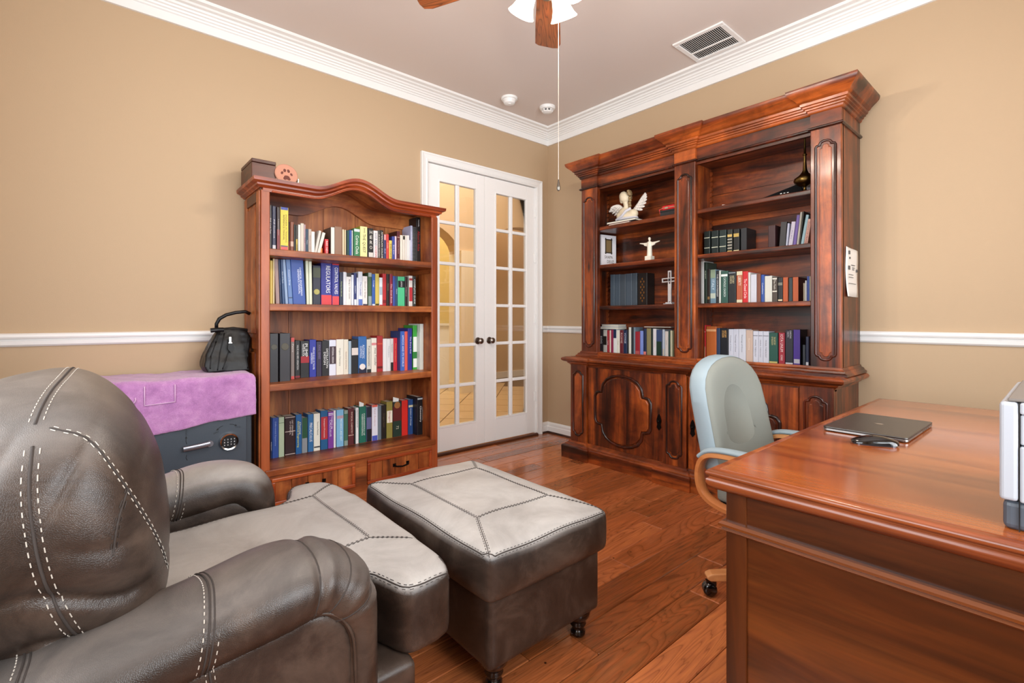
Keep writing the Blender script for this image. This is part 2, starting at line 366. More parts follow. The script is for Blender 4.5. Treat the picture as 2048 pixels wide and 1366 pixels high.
 [-2.615, 0.011, 0.279, -0.27, -0.043, '20365c', 'dark navy pamphlet right of mauve folder on second shelf of pine bookcase', {'t': [('Process Safety', '9fb4d8', 0.4, 0.5, 0.6, 0)]}],
 [-2.602, 0.016, 0.279, -0.27, -0.043, '2b4a78', 'steel blue pamphlet right of dark navy pamphlet on second shelf of pine bookcase', {'t': [('Flow of Fluids', 'd8e4f4', 0.4, 0.4, 0.6, 0)]}],
 [-2.584, 0.017, 0.28, -0.27, -0.061, '8fa6c8', 'light blue pamphlet right of steel blue pamphlet on second shelf of pine bookcase', {}],
 [-2.565, 0.026, 0.281, -0.27, -0.06, '5a7ab0', 'denim blue pamphlet right of light blue pamphlet on second shelf of pine bookcase', {'b': [(0.84, 0.86, '1a2a44')], 't': [('Pressure Drop', 'e8f0fa', 0.4, 0.4, 0.5, 0)]}],
 [-2.538, 0.077, 0.288, -0.27, -0.059, '2a4c9a', 'thick blue manual titled CHEMICAL ENGINEERING REFERENCE MANUAL on second shelf of pine bookcase', {'t': [('CHEMICAL ENGINEERING', 'eef2fa', 0.15, 0.5, 0.62, 0.2), ('REFERENCE MANUAL', 'eef2fa', 0.15, 0.5, 0.54, 0.03)]}],
 [-2.453, 0.017, 0.283, -0.26, -0.021, 'cfd3ba', 'pale sage booklet right of thick blue manual on second shelf of pine bookcase', {}],
 [-2.435, 0.018, 0.281, -0.26, -0.014, 'd3d7c0', 'pale green booklet right of pale sage booklet on second shelf of pine bookcase', {}],
 [-2.395, 0.052, 0.263, -0.2, 0.0, '23263a', 'navy book with gold seal right of pale green booklet on second shelf of pine bookcase', {'seal': 'b8b060', 'b': [(0.05, 0.3, '4c5238')]}],
 [-2.341, 0.072, 0.293, -0.2, 0.0, '2a2f8a', 'thick blue and red catalogue titled REGULATORS on second shelf of pine bookcase', {'b': [(0, 0.03, 'd86a80'), (0.76, 1, 'd63a40')], 't': [('REGULATORS', 'f6f6f6', 0.42, 0.4, 0.62, 0.12)]}],
 [-2.267, 0.049, 0.291, -0.2, 0.0, '2a2f8a', 'blue and red catalogue titled CONTROL VALVES on second shelf of pine bookcase', {'b': [(0, 0.05, 'd02030'), (0.78, 1, 'd84048')], 't': [('CONTROL VALVES', 'f6f6f6', 0.5, 0.42, 0.62, 0.05)]}],
 [-2.215, 0.024, 0.23, -0.2, 0.0, '26304a', 'navy booklet with green lettering right of blue and red catalogue, second shelf of pine bookcase', {'t': [('Piping Handbook', 'c8d890', 0.4, 0.5, 0.6, 0)]}],
 [-2.189, 0.02, 0.233, -0.2, 0.0, 'e0e0e6', 'white booklet right of navy booklet with green lettering on second shelf of pine bookcase', {}],
 [-2.1687, 0.0357, 0.229, -0.2, 0.0, 'e9e4e0', 'white paperback right of white booklet on second shelf of pine bookcase', {'b': [(0, 0.12, '3a3026')], 't': [('Being a Great Leader', '1c1c1c', 0.35, 0.5, 0.6, 0.12)]}],
 [-2.131, 0.016, 0.216, -0.2, 0.0, 'dfe3ee', 'pale blue booklet right of white paperback on second shelf of pine bookcase', {}],
 [-2.114, 0.02, 0.229, -0.2, 0.0, '27346e', 'navy edged book right of pale blue booklet on second shelf of pine bookcase', {'t': [('Leaders', 'e8ecf4', 0.4, 0.5, 0.5, 0)], 'b': [(0.8, 1, 'e6e8f0')]}],
 [-2.093, 0.01, 0.199, -0.2, 0.0, 'e6e9f2', 'slim white book right of navy edged book on second shelf of pine bookcase', {}],
 [-2.082, 0.031, 0.242, -0.2, 0.0, 'd7d9e2', 'white and blue book right of slim white book on second shelf of pine bookcase', {'b': [(0.72, 0.8, 'f4f4f4'), (0.8, 1, '5a74c0')], 't': [('The Leader', '3c4ca0', 0.4, 0.5, 0.4, 0)]}],
 [-2.05, 0.035, 0.212, -0.2, 0.0, 'e9e2de', 'off-white paperback right of white and blue book on second shelf of pine bookcase', {'t': [('Good to Great', '6a5c58', 0.35, 0.45, 0.55, 0)], 'b': [(0.93, 1, '2a2444')]}],
 [-2.01, 0.028, 0.239, -0.2, 0.0, '3d5a3c', 'green and grey book right of off-white paperback on second shelf of pine bookcase', {'b': [(0, 0.12, '9aa6a4'), (0.7, 1, '93a0a0')]}],
 [-1.98, 0.024, 0.231, -0.2, 0.0, '2f5aa8', 'azure book right of green and grey book on second shelf of pine bookcase', {'b': [(0.93, 1, 'e8ecf4')], 't': [('Strategy', 'e0e8f8', 0.4, 0.3, 0.5, 0)]}],
 [-1.955, 0.029, 0.236, -0.2, 0.0, 'cdb95a', 'mustard book right of azure book on second shelf of pine bookcase', {'b': [(0.92, 0.97, '3a3210')]}],
 [-1.924, 0.025, 0.209, -0.2, 0.0, 'dfe4ea', 'pale grey book right of mustard book on second shelf of pine bookcase', {'b': [(0.32, 0.6, 'a9b8c4'), (0.94, 1, 'd03a4a')]}],
 [-1.898, 0.028, 0.239, -0.2, 0.0, 'b8282c', 'bright red book right of pale grey book on second shelf of pine bookcase', {'b': [(0.8, 0.9, '7a1016')]}],
 [-1.868, 0.024, 0.238, -0.2, 0.0, '1c1614', 'black paperback right of bright red book on second shelf of pine bookcase', {'t': [('Silence', '8a7a60', 0.4, 0.4, 0.4, 0)]}],
 [-1.842, 0.023, 0.239, -0.2, 0.0, '8c2036', 'crimson book right of black paperback on second shelf of pine bookcase', {'t': [('The Goal Book', 'f0dce0', 0.5, 0.6, 0.6, 0)]}],
 [-1.817, 0.019, 0.226, -0.2, 0.0, '3b4f9c', 'blue booklet right of crimson book on second shelf of pine bookcase', {}],
 [-1.797, 0.019, 0.226, -0.2, 0.0, '23486a', 'slate blue book right of blue booklet on second shelf of pine bookcase', {'t': [('Work', 'dfe8f0', 0.4, 0.5, 0.5, 0)]}],
 [-1.777, 0.057, 0.225, -0.2, 0.0, '4fc08a', 'mint green book right of slate blue book on second shelf of pine bookcase', {'b': [(0.14, 0.36, '14181a')], 't': [('JUSTICE', 'f0f0f0', 0.3, 0.25, 0.18, 0)]}],
 [-1.717, 0.017, 0.227, -0.2, 0.0, '2a1a1e', 'thin dark red book right of mint green book on second shelf of pine bookcase', {'t': [('Managing People', 'e8d8d8', 0.4, 0.5, 0.8, 0)]}],
 [-1.698, 0.012, 0.214, -0.2, 0.0, '4e4b46', 'narrow grey book right of thin dark red book on second shelf of pine bookcase', {}],
 [-1.685, 0.031, 0.236, -0.2, 0.0, 'dfd6cf', 'white book with red panel right of narrow grey book on second shelf of pine bookcase', {'b': [(0.08, 0.15, 'a83a40'), (0.37, 0.82, 'b83038')]}],
 [-1.651, 0.026, 0.234, -0.2, 0.0, '2c302e', 'black and white book at right end of second shelf of pine bookcase', {'t': [('COMPLETE GUIDE', 'e8ece8', 0.5, 0.5, 0.8, 0)]}],
]),
('pc','x',0.763,'books on the third shelf of the pine bookcase',[
 [-2.678, 0.05, 0.297, -0.28, 0.0, '2a2a30', 'tall black binder at left end of third shelf of pine bookcase', {'seal': '4c4a3c'}],
 [-2.621, 0.063, 0.297, -0.28, 0.0, '2f2e34', 'wide black binder right of tall black binder on third shelf of pine bookcase', {'seal': '4c4636'}],
 [-2.532, 0.023, 0.266, -0.2, 0.0, '8a7c78', 'grey and red book right of wide black binder on third shelf of pine bookcase', {'b': [(0, 0.1, 'd84a44'), (0.93, 1, 'd84a44')], 't': [('Petro', 'e8e0dc', 0.5, 0.25, 0.25, 0)]}],
 [-2.497, 0.034, 0.245, -0.165, 0.0, '17171a', 'black handbook right of grey and red book on third shelf of pine bookcase', {'t': [('VALVE AND PIPE OPERATION', 'e8e8e8', 0.35, 0.45, 0.66, 0)], 'b': [(0.94, 0.99, '8a1420')]}],
 [-2.462, 0.057, 0.241, -0.165, 0.0, '16171b', 'black handbook with red patch titled PUMP HANDBOOK on third shelf of pine bookcase', {'t': [('PUMP', 'f0f0f0', 0.4, 0.25, 0.36, 0.1), ('HANDBOOK', 'f0f0f0', 0.25, 0.25, 0.34, -0.2)], 'b': [(0.42, 0.6, 'a01828')]}],
 [-2.404, 0.044, 0.248, -0.165, 0.0, '23309a', 'deep blue handbook right of black handbook with red patch on third shelf of pine bookcase', {'t': [('PIPELINE RULES OF THUMB', 'e8ecf8', 0.3, 0.5, 0.6, 0.1), ('HANDBOOK', 'e8ecf8', 0.3, 0.5, 0.3, -0.2)]}],
 [-2.359, 0.036, 0.234, -0.165, 0.0, '2c2440', 'dark violet book right of deep blue handbook on third shelf of pine bookcase', {'t': [('KING SERIES', '7a6a94', 0.4, 0.3, 0.4, 0)]}],
 [-2.322, 0.048, 0.238, -0.165, 0.0, '1a1a1e', 'black textbook titled DISTILLATION DESIGN on third shelf of pine bookcase', {'t': [('DISTILLATION', 'f2f2f2', 0.3, 0.5, 0.55, 0.2), ('DESIGN', 'f2f2f2', 0.3, 0.5, 0.36, -0.15)]}],
 [-2.273, 0.047, 0.242, -0.165, 0.0, 'dcdfee', 'white book with dark label right of black textbook on third shelf of pine bookcase', {'b': [(0.18, 0.68, '3a2430')], 't': [('INTEGRAL DESIGN', 'efe8ec', 0.3, 0.43, 0.44, 0)]}],
 [-2.225, 0.05, 0.246, -0.165, 0.0, 'e6e3d6', 'cream textbook titled Organic Chemistry on third shelf of pine bookcase', {'side': 'a83038', 't': [('Organic Chemistry', '2a2c2a', 0.3, 0.5, 0.5, 0)]}],
 [-2.173, 0.034, 0.243, -0.165, 0.0, 'e3dccb', 'ivory book right of cream textbook on third shelf of pine bookcase', {'t': [('General Chemistry', '8a4a3a', 0.35, 0.6, 0.5, 0)]}],
 [-2.137, 0.019, 0.231, -0.165, 0.0, '9fb4c4', 'pale blue slim book right of ivory book on third shelf of pine bookcase', {}],
 [-2.117, 0.05, 0.242, -0.165, 0.0, '16181c', 'black book with white label right of pale blue slim book, third shelf of pine bookcase', {'b': [(0.25, 0.46, 'dcd2cc')]}],
 [-2.067, 0.061, 0.261, -0.165, 0.0, '2e66a8', 'blue book with flower emblem, third shelf of pine bookcase', {'t': [('AUTOMATIC', 'e4eef8', 0.3, 0.42, 0.38, 0.1), ('CONTROLS', 'e4eef8', 0.3, 0.42, 0.32, -0.2)], 'b': [(0.86, 1, '1b2038')], 'seal': 'e8e0dc'}],
 [-2.004, 0.033, 0.239, -0.165, 0.0, 'cfcdc4', 'grey patterned book right of blue book with flower emblem on third shelf of pine bookcase', {'t': [('Fundamentals', '2a2a2a', 0.4, 0.5, 0.6, 0)], 'b': [(0.9, 1, '24282a')]}],
 [-1.969, 0.041, 0.247, -0.165, 0.0, 'e6e0d4', 'white textbook with pink band titled Heat Transfer on third shelf of pine bookcase', {'t': [('Heat Transfer', '201c1c', 0.35, 0.55, 0.52, 0.2)], 'b': [(0.14, 0.21, 'd88488')]}],
 [-1.925, 0.045, 0.262, -0.165, 0.0, 'a82c2e', 'brick red book right of white textbook with pink band on third shelf of pine bookcase', {'b': [(0.2, 0.24, 'c8503a'), (0.85, 0.91, '5c1010')]}],
 [-1.879, 0.032, 0.24, -0.165, 0.0, 'e2e0e2', 'white paperback right of brick red book on third shelf of pine bookcase', {}],
 [-1.846, 0.026, 0.238, -0.165, 0.0, 'dedfe0', 'pale paperback right of white paperback on third shelf of pine bookcase', {'t': [('Numbers', '9aa0a8', 0.4, 0.4, 0.4, 0)]}],
 [-1.819, 0.024, 0.24, -0.165, 0.0, 'cfcac8', 'white and black paperback right of pale paperback on third shelf of pine bookcase', {'b': [(0.74, 1, '1c1a1c')], 't': [('Systems', '6c6868', 0.5, 0.3, 0.35, 0)]}],
 [-1.794, 0.031, 0.243, -0.165, 0.0, 'c42030', 'scarlet book right of white and black paperback on third shelf of pine bookcase', {'t': [('Power and Industry', 'e0a868', 0.35, 0.45, 0.75, 0)]}],
 [-1.7627, 0.0347, 0.294, -0.21, 0.0, '3a63b8', 'thick blue book titled AMOCO AND ITS WORLD on third shelf of pine bookcase', {'side': '20407c', 't': [('AMOCO AND ITS WORLD', 'eef2fa', 0.42, 0.5, 0.8, 0.1)]}],
 [-1.726, 0.025, 0.292, -0.21, 0.0, 'd8584e', 'salmon red book right of thick blue book on third shelf of pine bookcase', {}],
 [-1.699, 0.035, 0.315, -0.21, 0.0, '2b2f8a', 'indigo book right of salmon red book on third shelf of pine bookcase', {'t': [('The Every Kid', 'eef0fa', 0.4, 0.4, 0.66, 0.1)]}],
 [-1.651, 0.035, 0.337, -0.2, 0.0, '38a03a', 'green and white magazine right of indigo book on third shelf of pine bookcase', {'b': [(0.26, 0.6, 'e6eae4'), (0.6, 0.75, '2a7a34'), (0.75, 0.95, 'e6eae4')]}],
 [-1.6157, 0.006, 0.286, -0.24, 0.0, 'cfd4cf', 'pale grey magazine right of green and white magazine on third shelf of pine bookcase', {}],
 [-1.6094, 0.0274, 0.348, -0.24, 0.0, 'd9ded8', 'tall white magazine at right end of third shelf of pine bookcase', {}],
]),
('pd','x',0.263,'books on the lowest shelf of the pine bookcase',[
 [-2.641, 0.009, 0.259, -0.155, 0.0, '1a2a52', 'thin navy book at left end of lowest shelf of pine bookcase', {'t': [('ELEMENTARY', 'e6eaf2', 0.5, 0.7, 0.5, 0)]}],
 [-2.631, 0.038, 0.256, -0.155, 0.0, '2a4fa0', 'blue textbook right of thin navy book on lowest shelf of pine bookcase', {'t': [('Differential Equations', '9fb8e8', 0.3, 0.4, 0.6, 0)]}],
 [-2.592, 0.033, 0.255, -0.155, 0.0, 'b9cdb0', 'pale green textbook right of blue textbook on lowest shelf of pine bookcase', {'b': [(0.14, 0.15, '3a6a44')]}],
 [-2.556, 0.066, 0.254, -0.155, 0.0, '2c1418', 'thick dark brown book right of pale green textbook on lowest shelf of pine bookcase', {'t': [('UNIT OPERATIONS', 'e8dcd8', 0.14, 0.3, 0.4, 0.2), ('OF CHEMICAL', 'e8dcd8', 0.12, 0.3, 0.35, 0)], 'b': [(0.02, 0.035, 'd8c8c0'), (0.38, 0.395, 'd8c8c0'), (0.96, 0.975, 'd8c8c0')]}],
 [-2.488, 0.038, 0.258, -0.155, 0.0, '1f5f9a', 'blue book with yellow title right of thick dark brown book, lowest shelf of pine bookcase', {'t': [('Chemical', 'f0f4d0', 0.3, 0.35, 0.3, 0.2), ('Electrical Engineering', 'f0e848', 0.4, 0.5, 0.66, -0.1)]}],
 [-2.449, 0.035, 0.231, -0.155, 0.0, '8a9096', 'grey book with green label, lowest shelf of pine bookcase', {'b': [(0.0, 0.58, '1f5036')]}],
 [-2.41, 0.035, 0.25, -0.155, 0.0, '2f6aa0', 'mid blue textbook titled PRECALCULUS on lowest shelf of pine bookcase', {'t': [('PRECALCULUS', 'eef2f6', 0.55, 0.48, 0.5, 0)]}],
 [-2.373, 0.042, 0.249, -0.155, 0.0, 'e6e4d8', 'cream textbook right of mid blue textbook on lowest shelf of pine bookcase', {'t': [('Numerical Methods', '3a3c3a', 0.25, 0.4, 0.36, 0.12)], 'b': [(0.88, 0.92, '4a4a4a')]}],
 [-2.327, 0.048, 0.263, -0.155, 0.0, '1e5a8a', 'blue textbook with red label right of cream textbook on lowest shelf of pine bookcase', {'b': [(0.16, 0.74, 'b03038')], 't': [('Transport Processes', 'f4ecec', 0.25, 0.45, 0.5, 0)]}],
 [-2.277, 0.038, 0.25, -0.155, 0.0, '7a3a98', 'purple textbook right of blue textbook with red label on lowest shelf of pine bookcase', {'t': [('TOPICS IN', 'f0e8f4', 0.3, 0.3, 0.35, 0.15), ('CALCULUS', 'f0e8f4', 0.35, 0.45, 0.45, -0.1)], 'b': [(0.04, 0.06, 'e8dcf0'), (0.08, 0.1, 'e8dcf0')]}],
 [-2.238, 0.014, 0.255, -0.155, 0.0, 'ece8ea', 'white booklet right of purple textbook on lowest shelf of pine bookcase', {}],
 [-2.218, 0.049, 0.256, -0.155, 0.0, '7fb6dc', 'sky blue textbook right of white booklet on lowest shelf of pine bookcase', {'t': [('MECHANICS AND HEAT', 'e8f4ec', 0.3, 0.55, 0.6, 0.1)], 'b': [(0.16, 0.24, 'b89aa8')]}],
 [-2.167, 0.029, 0.247, -0.155, 0.0, '3f6a58', 'grey green book right of sky blue textbook on lowest shelf of pine bookcase', {'b': [(0.0, 0.1, '8a9a90'), (0.86, 1, '8a9a90')]}],
 [-2.137, 0.042, 0.256, -0.155, 0.0, '5a2428', 'maroon textbook right of grey green book on lowest shelf of pine bookcase', {'t': [('PHYSICAL CHEMISTRY', 'e4c8b8', 0.3, 0.4, 0.6, 0.1)], 'b': [(0.73, 0.75, 'c8a898')]}],
 [-2.094, 0.011, 0.236, -0.155, 0.0, '1a1a1a', 'thin black book right of maroon textbook on lowest shelf of pine bookcase', {}],
 [-2.082, 0.022, 0.254, -0.155, 0.0, 'e6e6e6', 'slim white textbook right of thin black book on lowest shelf of pine bookcase', {'t': [('CALCULUS WORKBOOK', '202020', 0.4, 0.3, 0.5, 0)]}],
 [-2.055, 0.051, 0.259, -0.155, 0.0, '1f6a58', 'teal green textbook right of slim white textbook on lowest shelf of pine bookcase', {'note': 1, 't': [('FUNDAMENTALS OF', 'eef4f0', 0.22, 0.5, 0.6, 0.18), ('THERMODYNAMICS', 'eef4f0', 0.22, 0.5, 0.6, -0.1)]}],
 [-2.001, 0.038, 0.25, -0.155, 0.0, '5f618a', 'lavender photo book right of teal green textbook on lowest shelf of pine bookcase', {'b': [(0, 0.3, '1c2230'), (0.64, 1, '15171e')]}],
 [-1.961, 0.045, 0.259, -0.155, 0.0, 'e0dfec', 'white book with red top right of lavender photo book on lowest shelf of pine bookcase', {'side': 'a03030', 'b': [(0, 0.06, 'd8604e'), (0.86, 1, '4a58b8')], 't': [('Real Analysis', 'c09a9a', 0.35, 0.35, 0.5, 0)]}],
 [-1.915, 0.028, 0.251, -0.155, 0.0, '6a7680', 'blue grey book right of white book with red top on lowest shelf of pine bookcase', {}],
 [-1.886, 0.038, 0.25, -0.155, 0.0, '1d1714', 'black novel right of blue grey book on lowest shelf of pine bookcase', {'t': [('Dragon Seed', '6c5a40', 0.35, 0.45, 0.4, 0)]}],
 [-1.845, 0.048, 0.27, -0.155, 0.0, '8f8340', 'olive book right of black novel on lowest shelf of pine bookcase', {'b': [(0.25, 0.58, 'e8e0d0')], 't': [('Dragon', 'a82a24', 0.4, 0.42, 0.28, 0)]}],
 [-1.795, 0.073, 0.263, -0.155, 0.0, '3a1a1a', 'thick maroon and green book right of olive book on lowest shelf of pine bookcase', {'note': 1, 'b': [(0, 0.14, '20302a'), (0.14, 0.55, '5c1c1c'), (0.55, 1, '22362c')], 'seal': 'a06a3a', 't': [('72', 'c8c0a8', 0.3, 0.74, 0.1, 0)]}],
 [-1.72, 0.051, 0.266, -0.155, 0.0, 'd22a22', 'bright red hardback right of thick maroon and green book on lowest shelf of pine bookcase', {}],
 [-1.665, 0.04, 0.266, -0.155, 0.0, '26467e', 'navy textbook right of bright red hardback on lowest shelf of pine bookcase', {'t': [('Analysis of Change', 'e0e8f0', 0.35, 0.5, 0.5, 0)], 'b': [(0.16, 0.22, 'd8cca8')]}],
 [-1.6247, 0.0557, 0.29, -0.22, 0.0, '14151a', 'thick black textbook titled Chemistry on lowest shelf of pine bookcase', {'t': [('Chemistry', 'f4f4f4', 0.35, 0.45, 0.42, 0), ('Principles and Reactions', 'f4f4f4', 0.12, 0.45, 0.42, 0.3)], 'b': [(0.03, 0.07, 'b8c4cc')]}],
]),
('cl','y',0.838,'books in the bottom left bay of the dark cabinet',[
 [0.8, 0.037, 0.216, -0.17, 0.0, '2c2a30', 'black paperback at left end of bottom left bay of dark cabinet', {'t': [('SOG', 'f0f0f0', 0.5, 0.4, 0.3, 0)], 'b': [(0.85, 1, 'a8402c')]}],
 [0.84, 0.038, 0.217, -0.17, 0.0, 'cfcfc8', 'white and black book right of black paperback in bottom left bay of dark cabinet', {'b': [(0.25, 0.6, '22221e')]}],
 [0.88, 0.025, 0.214, -0.17, 0.0, 'b03a40', 'rose red book right of white and black book in bottom left bay of dark cabinet', {'t': [('Faith', 'f0dcd8', 0.4, 0.5, 0.5, 0)]}],
 [0.907, 0.013, 0.215, -0.17, 0.0, 'e8d9c8', 'thin cream book right of rose red book in bottom left bay of dark cabinet', {}],
 [0.922, 0.024, 0.221, -0.17, 0.0, '8f2a48', 'wine book right of thin cream book in bottom left bay of dark cabinet', {}],
 [0.947, 0.033, 0.222, -0.17, 0.0, 'e2e2de', 'white book with navy top right of wine book in bottom left bay of dark cabinet', {'b': [(0, 0.33, '23344e')]}],
 [0.982, 0.028, 0.216, -0.17, 0.0, 'e6e2d2', 'ivory paperback right of white book with navy top in bottom left bay of dark cabinet', {'t': [('Prayer', '8a8474', 0.3, 0.5, 0.5, 0)]}],
 [1.013, 0.036, 0.217, -0.17, 0.0, '6a2830', 'maroon paperback right of ivory paperback in bottom left bay of dark cabinet', {'t': [('ROME', 'd8b8b0', 0.5, 0.3, 0.4, 0)]}],
 [1.051, 0.034, 0.218, -0.17, 0.0, '23304e', 'navy paperback right of maroon paperback in bottom left bay of dark cabinet', {'t': [('VOYAGE', 'd8e0ec', 0.5, 0.3, 0.4, 0)]}],
 [1.086, 0.015, 0.224, -0.17, 0.0, '26282a', 'thin charcoal book right of navy paperback in bottom left bay of dark cabinet', {}],
 [1.102, 0.022, 0.242, -0.17, 0.0, 'dcdcd2', 'tall white book right of thin charcoal book in bottom left bay of dark cabinet', {}],
 [1.126, 0.022, 0.243, -0.17, 0.0, '2a3036', 'tall black book right of tall white book in bottom left bay of dark cabinet', {}],
 [1.15, 0.013, 0.243, -0.17, 0.0, '7a8a98', 'thin blue grey book right of tall black book in bottom left bay of dark cabinet', {}],
 [1.165, 0.043, 0.208, -0.17, 0.0, '9c2834', 'red hardback right of thin blue grey book in bottom left bay of dark cabinet', {'b': [(0.75, 1, 'b85a58')]}],
 [1.211, 0.028, 0.215, -0.17, 0.0, '7f93d8', 'periwinkle book right of red hardback in bottom left bay of dark cabinet', {}],
 [1.242, 0.027, 0.233, -0.17, 0.0, '1f2c4e', 'dark blue book with pink base right of periwinkle book, bottom left bay of dark cabinet', {'b': [(0.78, 1, 'e08078')]}],
 [1.272, 0.038, 0.236, -0.17, 0.0, '8f8660', 'khaki book right of dark blue book with pink base, bottom left bay of dark cabinet', {}],
 [1.312, 0.017, 0.237, -0.17, 0.0, '20302c', 'thin dark green book right of khaki book in bottom left bay of dark cabinet', {}],
 [1.33, 0.028, 0.234, -0.17, 0.0, 'e6e4e8', 'white book with red stripe, bottom left bay of dark cabinet', {'t': [('I I I I I I', 'c0303c', 0.3, 0.5, 0.9, 0)]}],
 [1.36, 0.048, 0.226, -0.17, 0.0, '3a4f7a', 'landscape photo book right of white book with red stripe, bottom left bay of dark cabinet', {'b': [(0.4, 1, '1f3a2c')]}],
 [1.412, 0.02, 0.23, -0.17, 0.0, 'c6d4e6', 'pale blue paperback right of landscape photo book in bottom left bay of dark cabinet', {'b': [(0.65, 1, 'd0ccc0')]}],
 [1.435, 0.028, 0.216, -0.17, 0.0, 'e9e4e0', 'white paperback right of pale blue paperback in bottom left bay of dark cabinet', {'t': [('Gospel', 'a8a4a0', 0.3, 0.4, 0.5, 0)]}],
 [1.464, 0.015, 0.22, -0.17, 0.0, '2a4a40', 'dark green booklet right of white paperback in bottom left bay of dark cabinet', {}],
 [1.48, 0.017, 0.223, -0.17, 0.0, 'd8d6b8', 'pale olive book right of dark green booklet in bottom left bay of dark cabinet', {}],
 [1.498, 0.011, 0.22, -0.17, 0.0, '6a6a4a', 'thin moss book at right end of bottom left bay of dark cabinet', {}],
]),
('cb','y',1.258,'volumes on the lower left shelf of the dark cabinet',[
 [0.907, 0.043, 0.266, -0.16, 0.0, '4a5560', 'first slate blue binder at left end of lower left shelf of dark cabinet', {}],
 [0.952, 0.055, 0.264, -0.16, 0.0, '4a5560', 'second slate blue binder right of first slate blue binder, lower left shelf of dark cabinet', {}],
 [1.009, 0.054, 0.261, -0.16, 0.0, '485058', 'third slate blue binder right of second slate blue binder, lower left shelf of dark cabinet', {}],
 [1.065, 0.061, 0.263, -0.16, 0.0, '4a5560', 'fourth slate blue binder right of third slate blue binder, lower left shelf of dark cabinet', {}],
 [1.128, 0.046, 0.263, -0.16, 0.0, '47525c', 'fifth slate blue binder right of fourth slate blue binder, lower left shelf of dark cabinet', {}],
 [1.181, 0.089, 0.258, -0.16, 0.0, '1c1512', 'dark ornate hardback at right end of lower left shelf of dark cabinet', {'orn': 'a07038'}],
]),
('cr2','y',1.593,'volumes on the upper right shelf of the dark cabinet',[
 [1.765, 0.044, 0.178, -0.2, 0.0, '1d2624', 'first black leather volume at left end of upper right shelf of dark cabinet', {'b': [(0.25, 0.28, 'c8c8b0'), (0.65, 0.68, 'c8c8b0')]}],
 [1.819, 0.05, 0.174, -0.2, 0.0, '1d2624', 'second black leather volume right of first black leather volume, upper right shelf of dark cabinet', {'b': [(0.25, 0.28, 'c8c8b0'), (0.65, 0.68, 'c8c8b0')]}],
 [1.876, 0.048, 0.172, -0.2, 0.0, '22302e', 'third black leather volume right of second black leather volume, upper right shelf of dark cabinet', {'b': [(0.25, 0.28, 'c8c8b0'), (0.65, 0.68, 'c8c8b0')]}],
 [1.932, 0.035, 0.168, -0.2, 0.0, '2a2c26', 'black volume with gilt scrolls, upper right shelf of dark cabinet', {'b': [(0.2, 0.3, 'c8a860'), (0.38, 0.42, 'b8b0a0'), (0.5, 0.54, 'b8b0a0'), (0.62, 0.66, 'b8b0a0'), (0.74, 0.78, 'b8b0a0'), (0.86, 0.94, 'c8a860')]}],
 [1.974, 0.04, 0.165, -0.2, 0.0, '1c1d1c', 'black volume with gilt title, upper right shelf of dark cabinet', {'b': [(0.18, 0.32, 'b89a50'), (0.86, 0.93, 'd8d0a0')]}],
 [2.026, 0.037, 0.164, -0.2, 0.0, '24262a', 'plain black volume right of black volume with gilt title, upper right shelf of dark cabinet', {'side': '101012'}],
 [2.198, 0.044, 0.156, -0.2, 0.0, '3a1c1e', 'dark maroon volume right of plain black volume on upper right shelf of dark cabinet', {}],
 [2.265, 0.034, 0.168, -0.2, 0.071, '2c2a2c', 'charcoal leaning folder right of dark maroon volume on upper right shelf of dark cabinet', {'side': '100e0e'}],
 [2.301, 0.012, 0.156, -0.2, 0.083, 'b8bcd0', 'thin pale blue leaning booklet right of charcoal leaning folder, upper right shelf of dark cabinet', {}],
 [2.316, 0.024, 0.162, -0.2, 0.13, 'c9c3d2', 'lilac white leaning book, upper right shelf of dark cabinet', {'t': [('The Way', '5a4a8a', 0.4, 0.5, 0.5, 0)]}],
 [2.343, 0.018, 0.199, -0.2, 0.121, '6a52a0', 'purple leaning book right of lilac white leaning book on upper right shelf of dark cabinet', {}],
 [2.363, 0.013, 0.215, -0.2, 0.107, 'b8b4a8', 'grey leaning booklet right of purple leaning book on upper right shelf of dark cabinet', {}],
 [2.378, 0.006, 0.218, -0.2, 0.11, '3a362e', 'thin dark leaning booklet right of grey leaning booklet on upper right shelf of dark cabinet', {}],
 [2.386, 0.017, 0.193, -0.2, 0.166, '9cc0cc', 'pale teal leaning book right of thin dark leaning booklet, upper right shelf of dark cabinet', {}],
 [2.404, 0.021, 0.165, -0.2, 0.152, 'd8a898', 'pink leaning book at right end of upper right shelf of dark cabinet', {'t': [('SONGS OF PRAISE', '8a3a34', 0.5, 0.5, 0.8, 0)]}],
]),
('cr3','y',1.258,'books on the lower right shelf of the dark cabinet',[
 [1.723, 0.015, 0.305, -0.2, 0.0, '8a3040', 'spiral bound red notebook at left end of lower right shelf of dark cabinet', {'coil': 'd8c8cc'}],
 [1.739, 0.025, 0.303, -0.2, 0.0, 'd5d5d0', 'tall white album right of spiral bound red notebook on lower right shelf of dark cabinet', {}],
 [1.765, 0.022, 0.294, -0.2, 0.0, '28382e', 'tall dark green album right of tall white album on lower right shelf of dark cabinet', {'t': [('ALBUM', 'c8d0b8', 0.4, 0.3, 0.3, 0)]}],
 [1.789, 0.02, 0.245, -0.2, 0.0, '2c2420', 'dark brown book right of tall dark green album on lower right shelf of dark cabinet', {'b': [(0.8, 0.88, '8a6a40')]}],
 [1.811, 0.04, 0.238, -0.2, 0.0, '6f8a9a', 'patterned blue grey book right of dark brown book on lower right shelf of dark cabinet', {'b': [(0, 0.25, '8a9a80'), (0.7, 0.85, 'b8c0b0')], 't': [('ITALY', 'd8e4ec', 0.5, 0.45, 0.3, 0)]}],
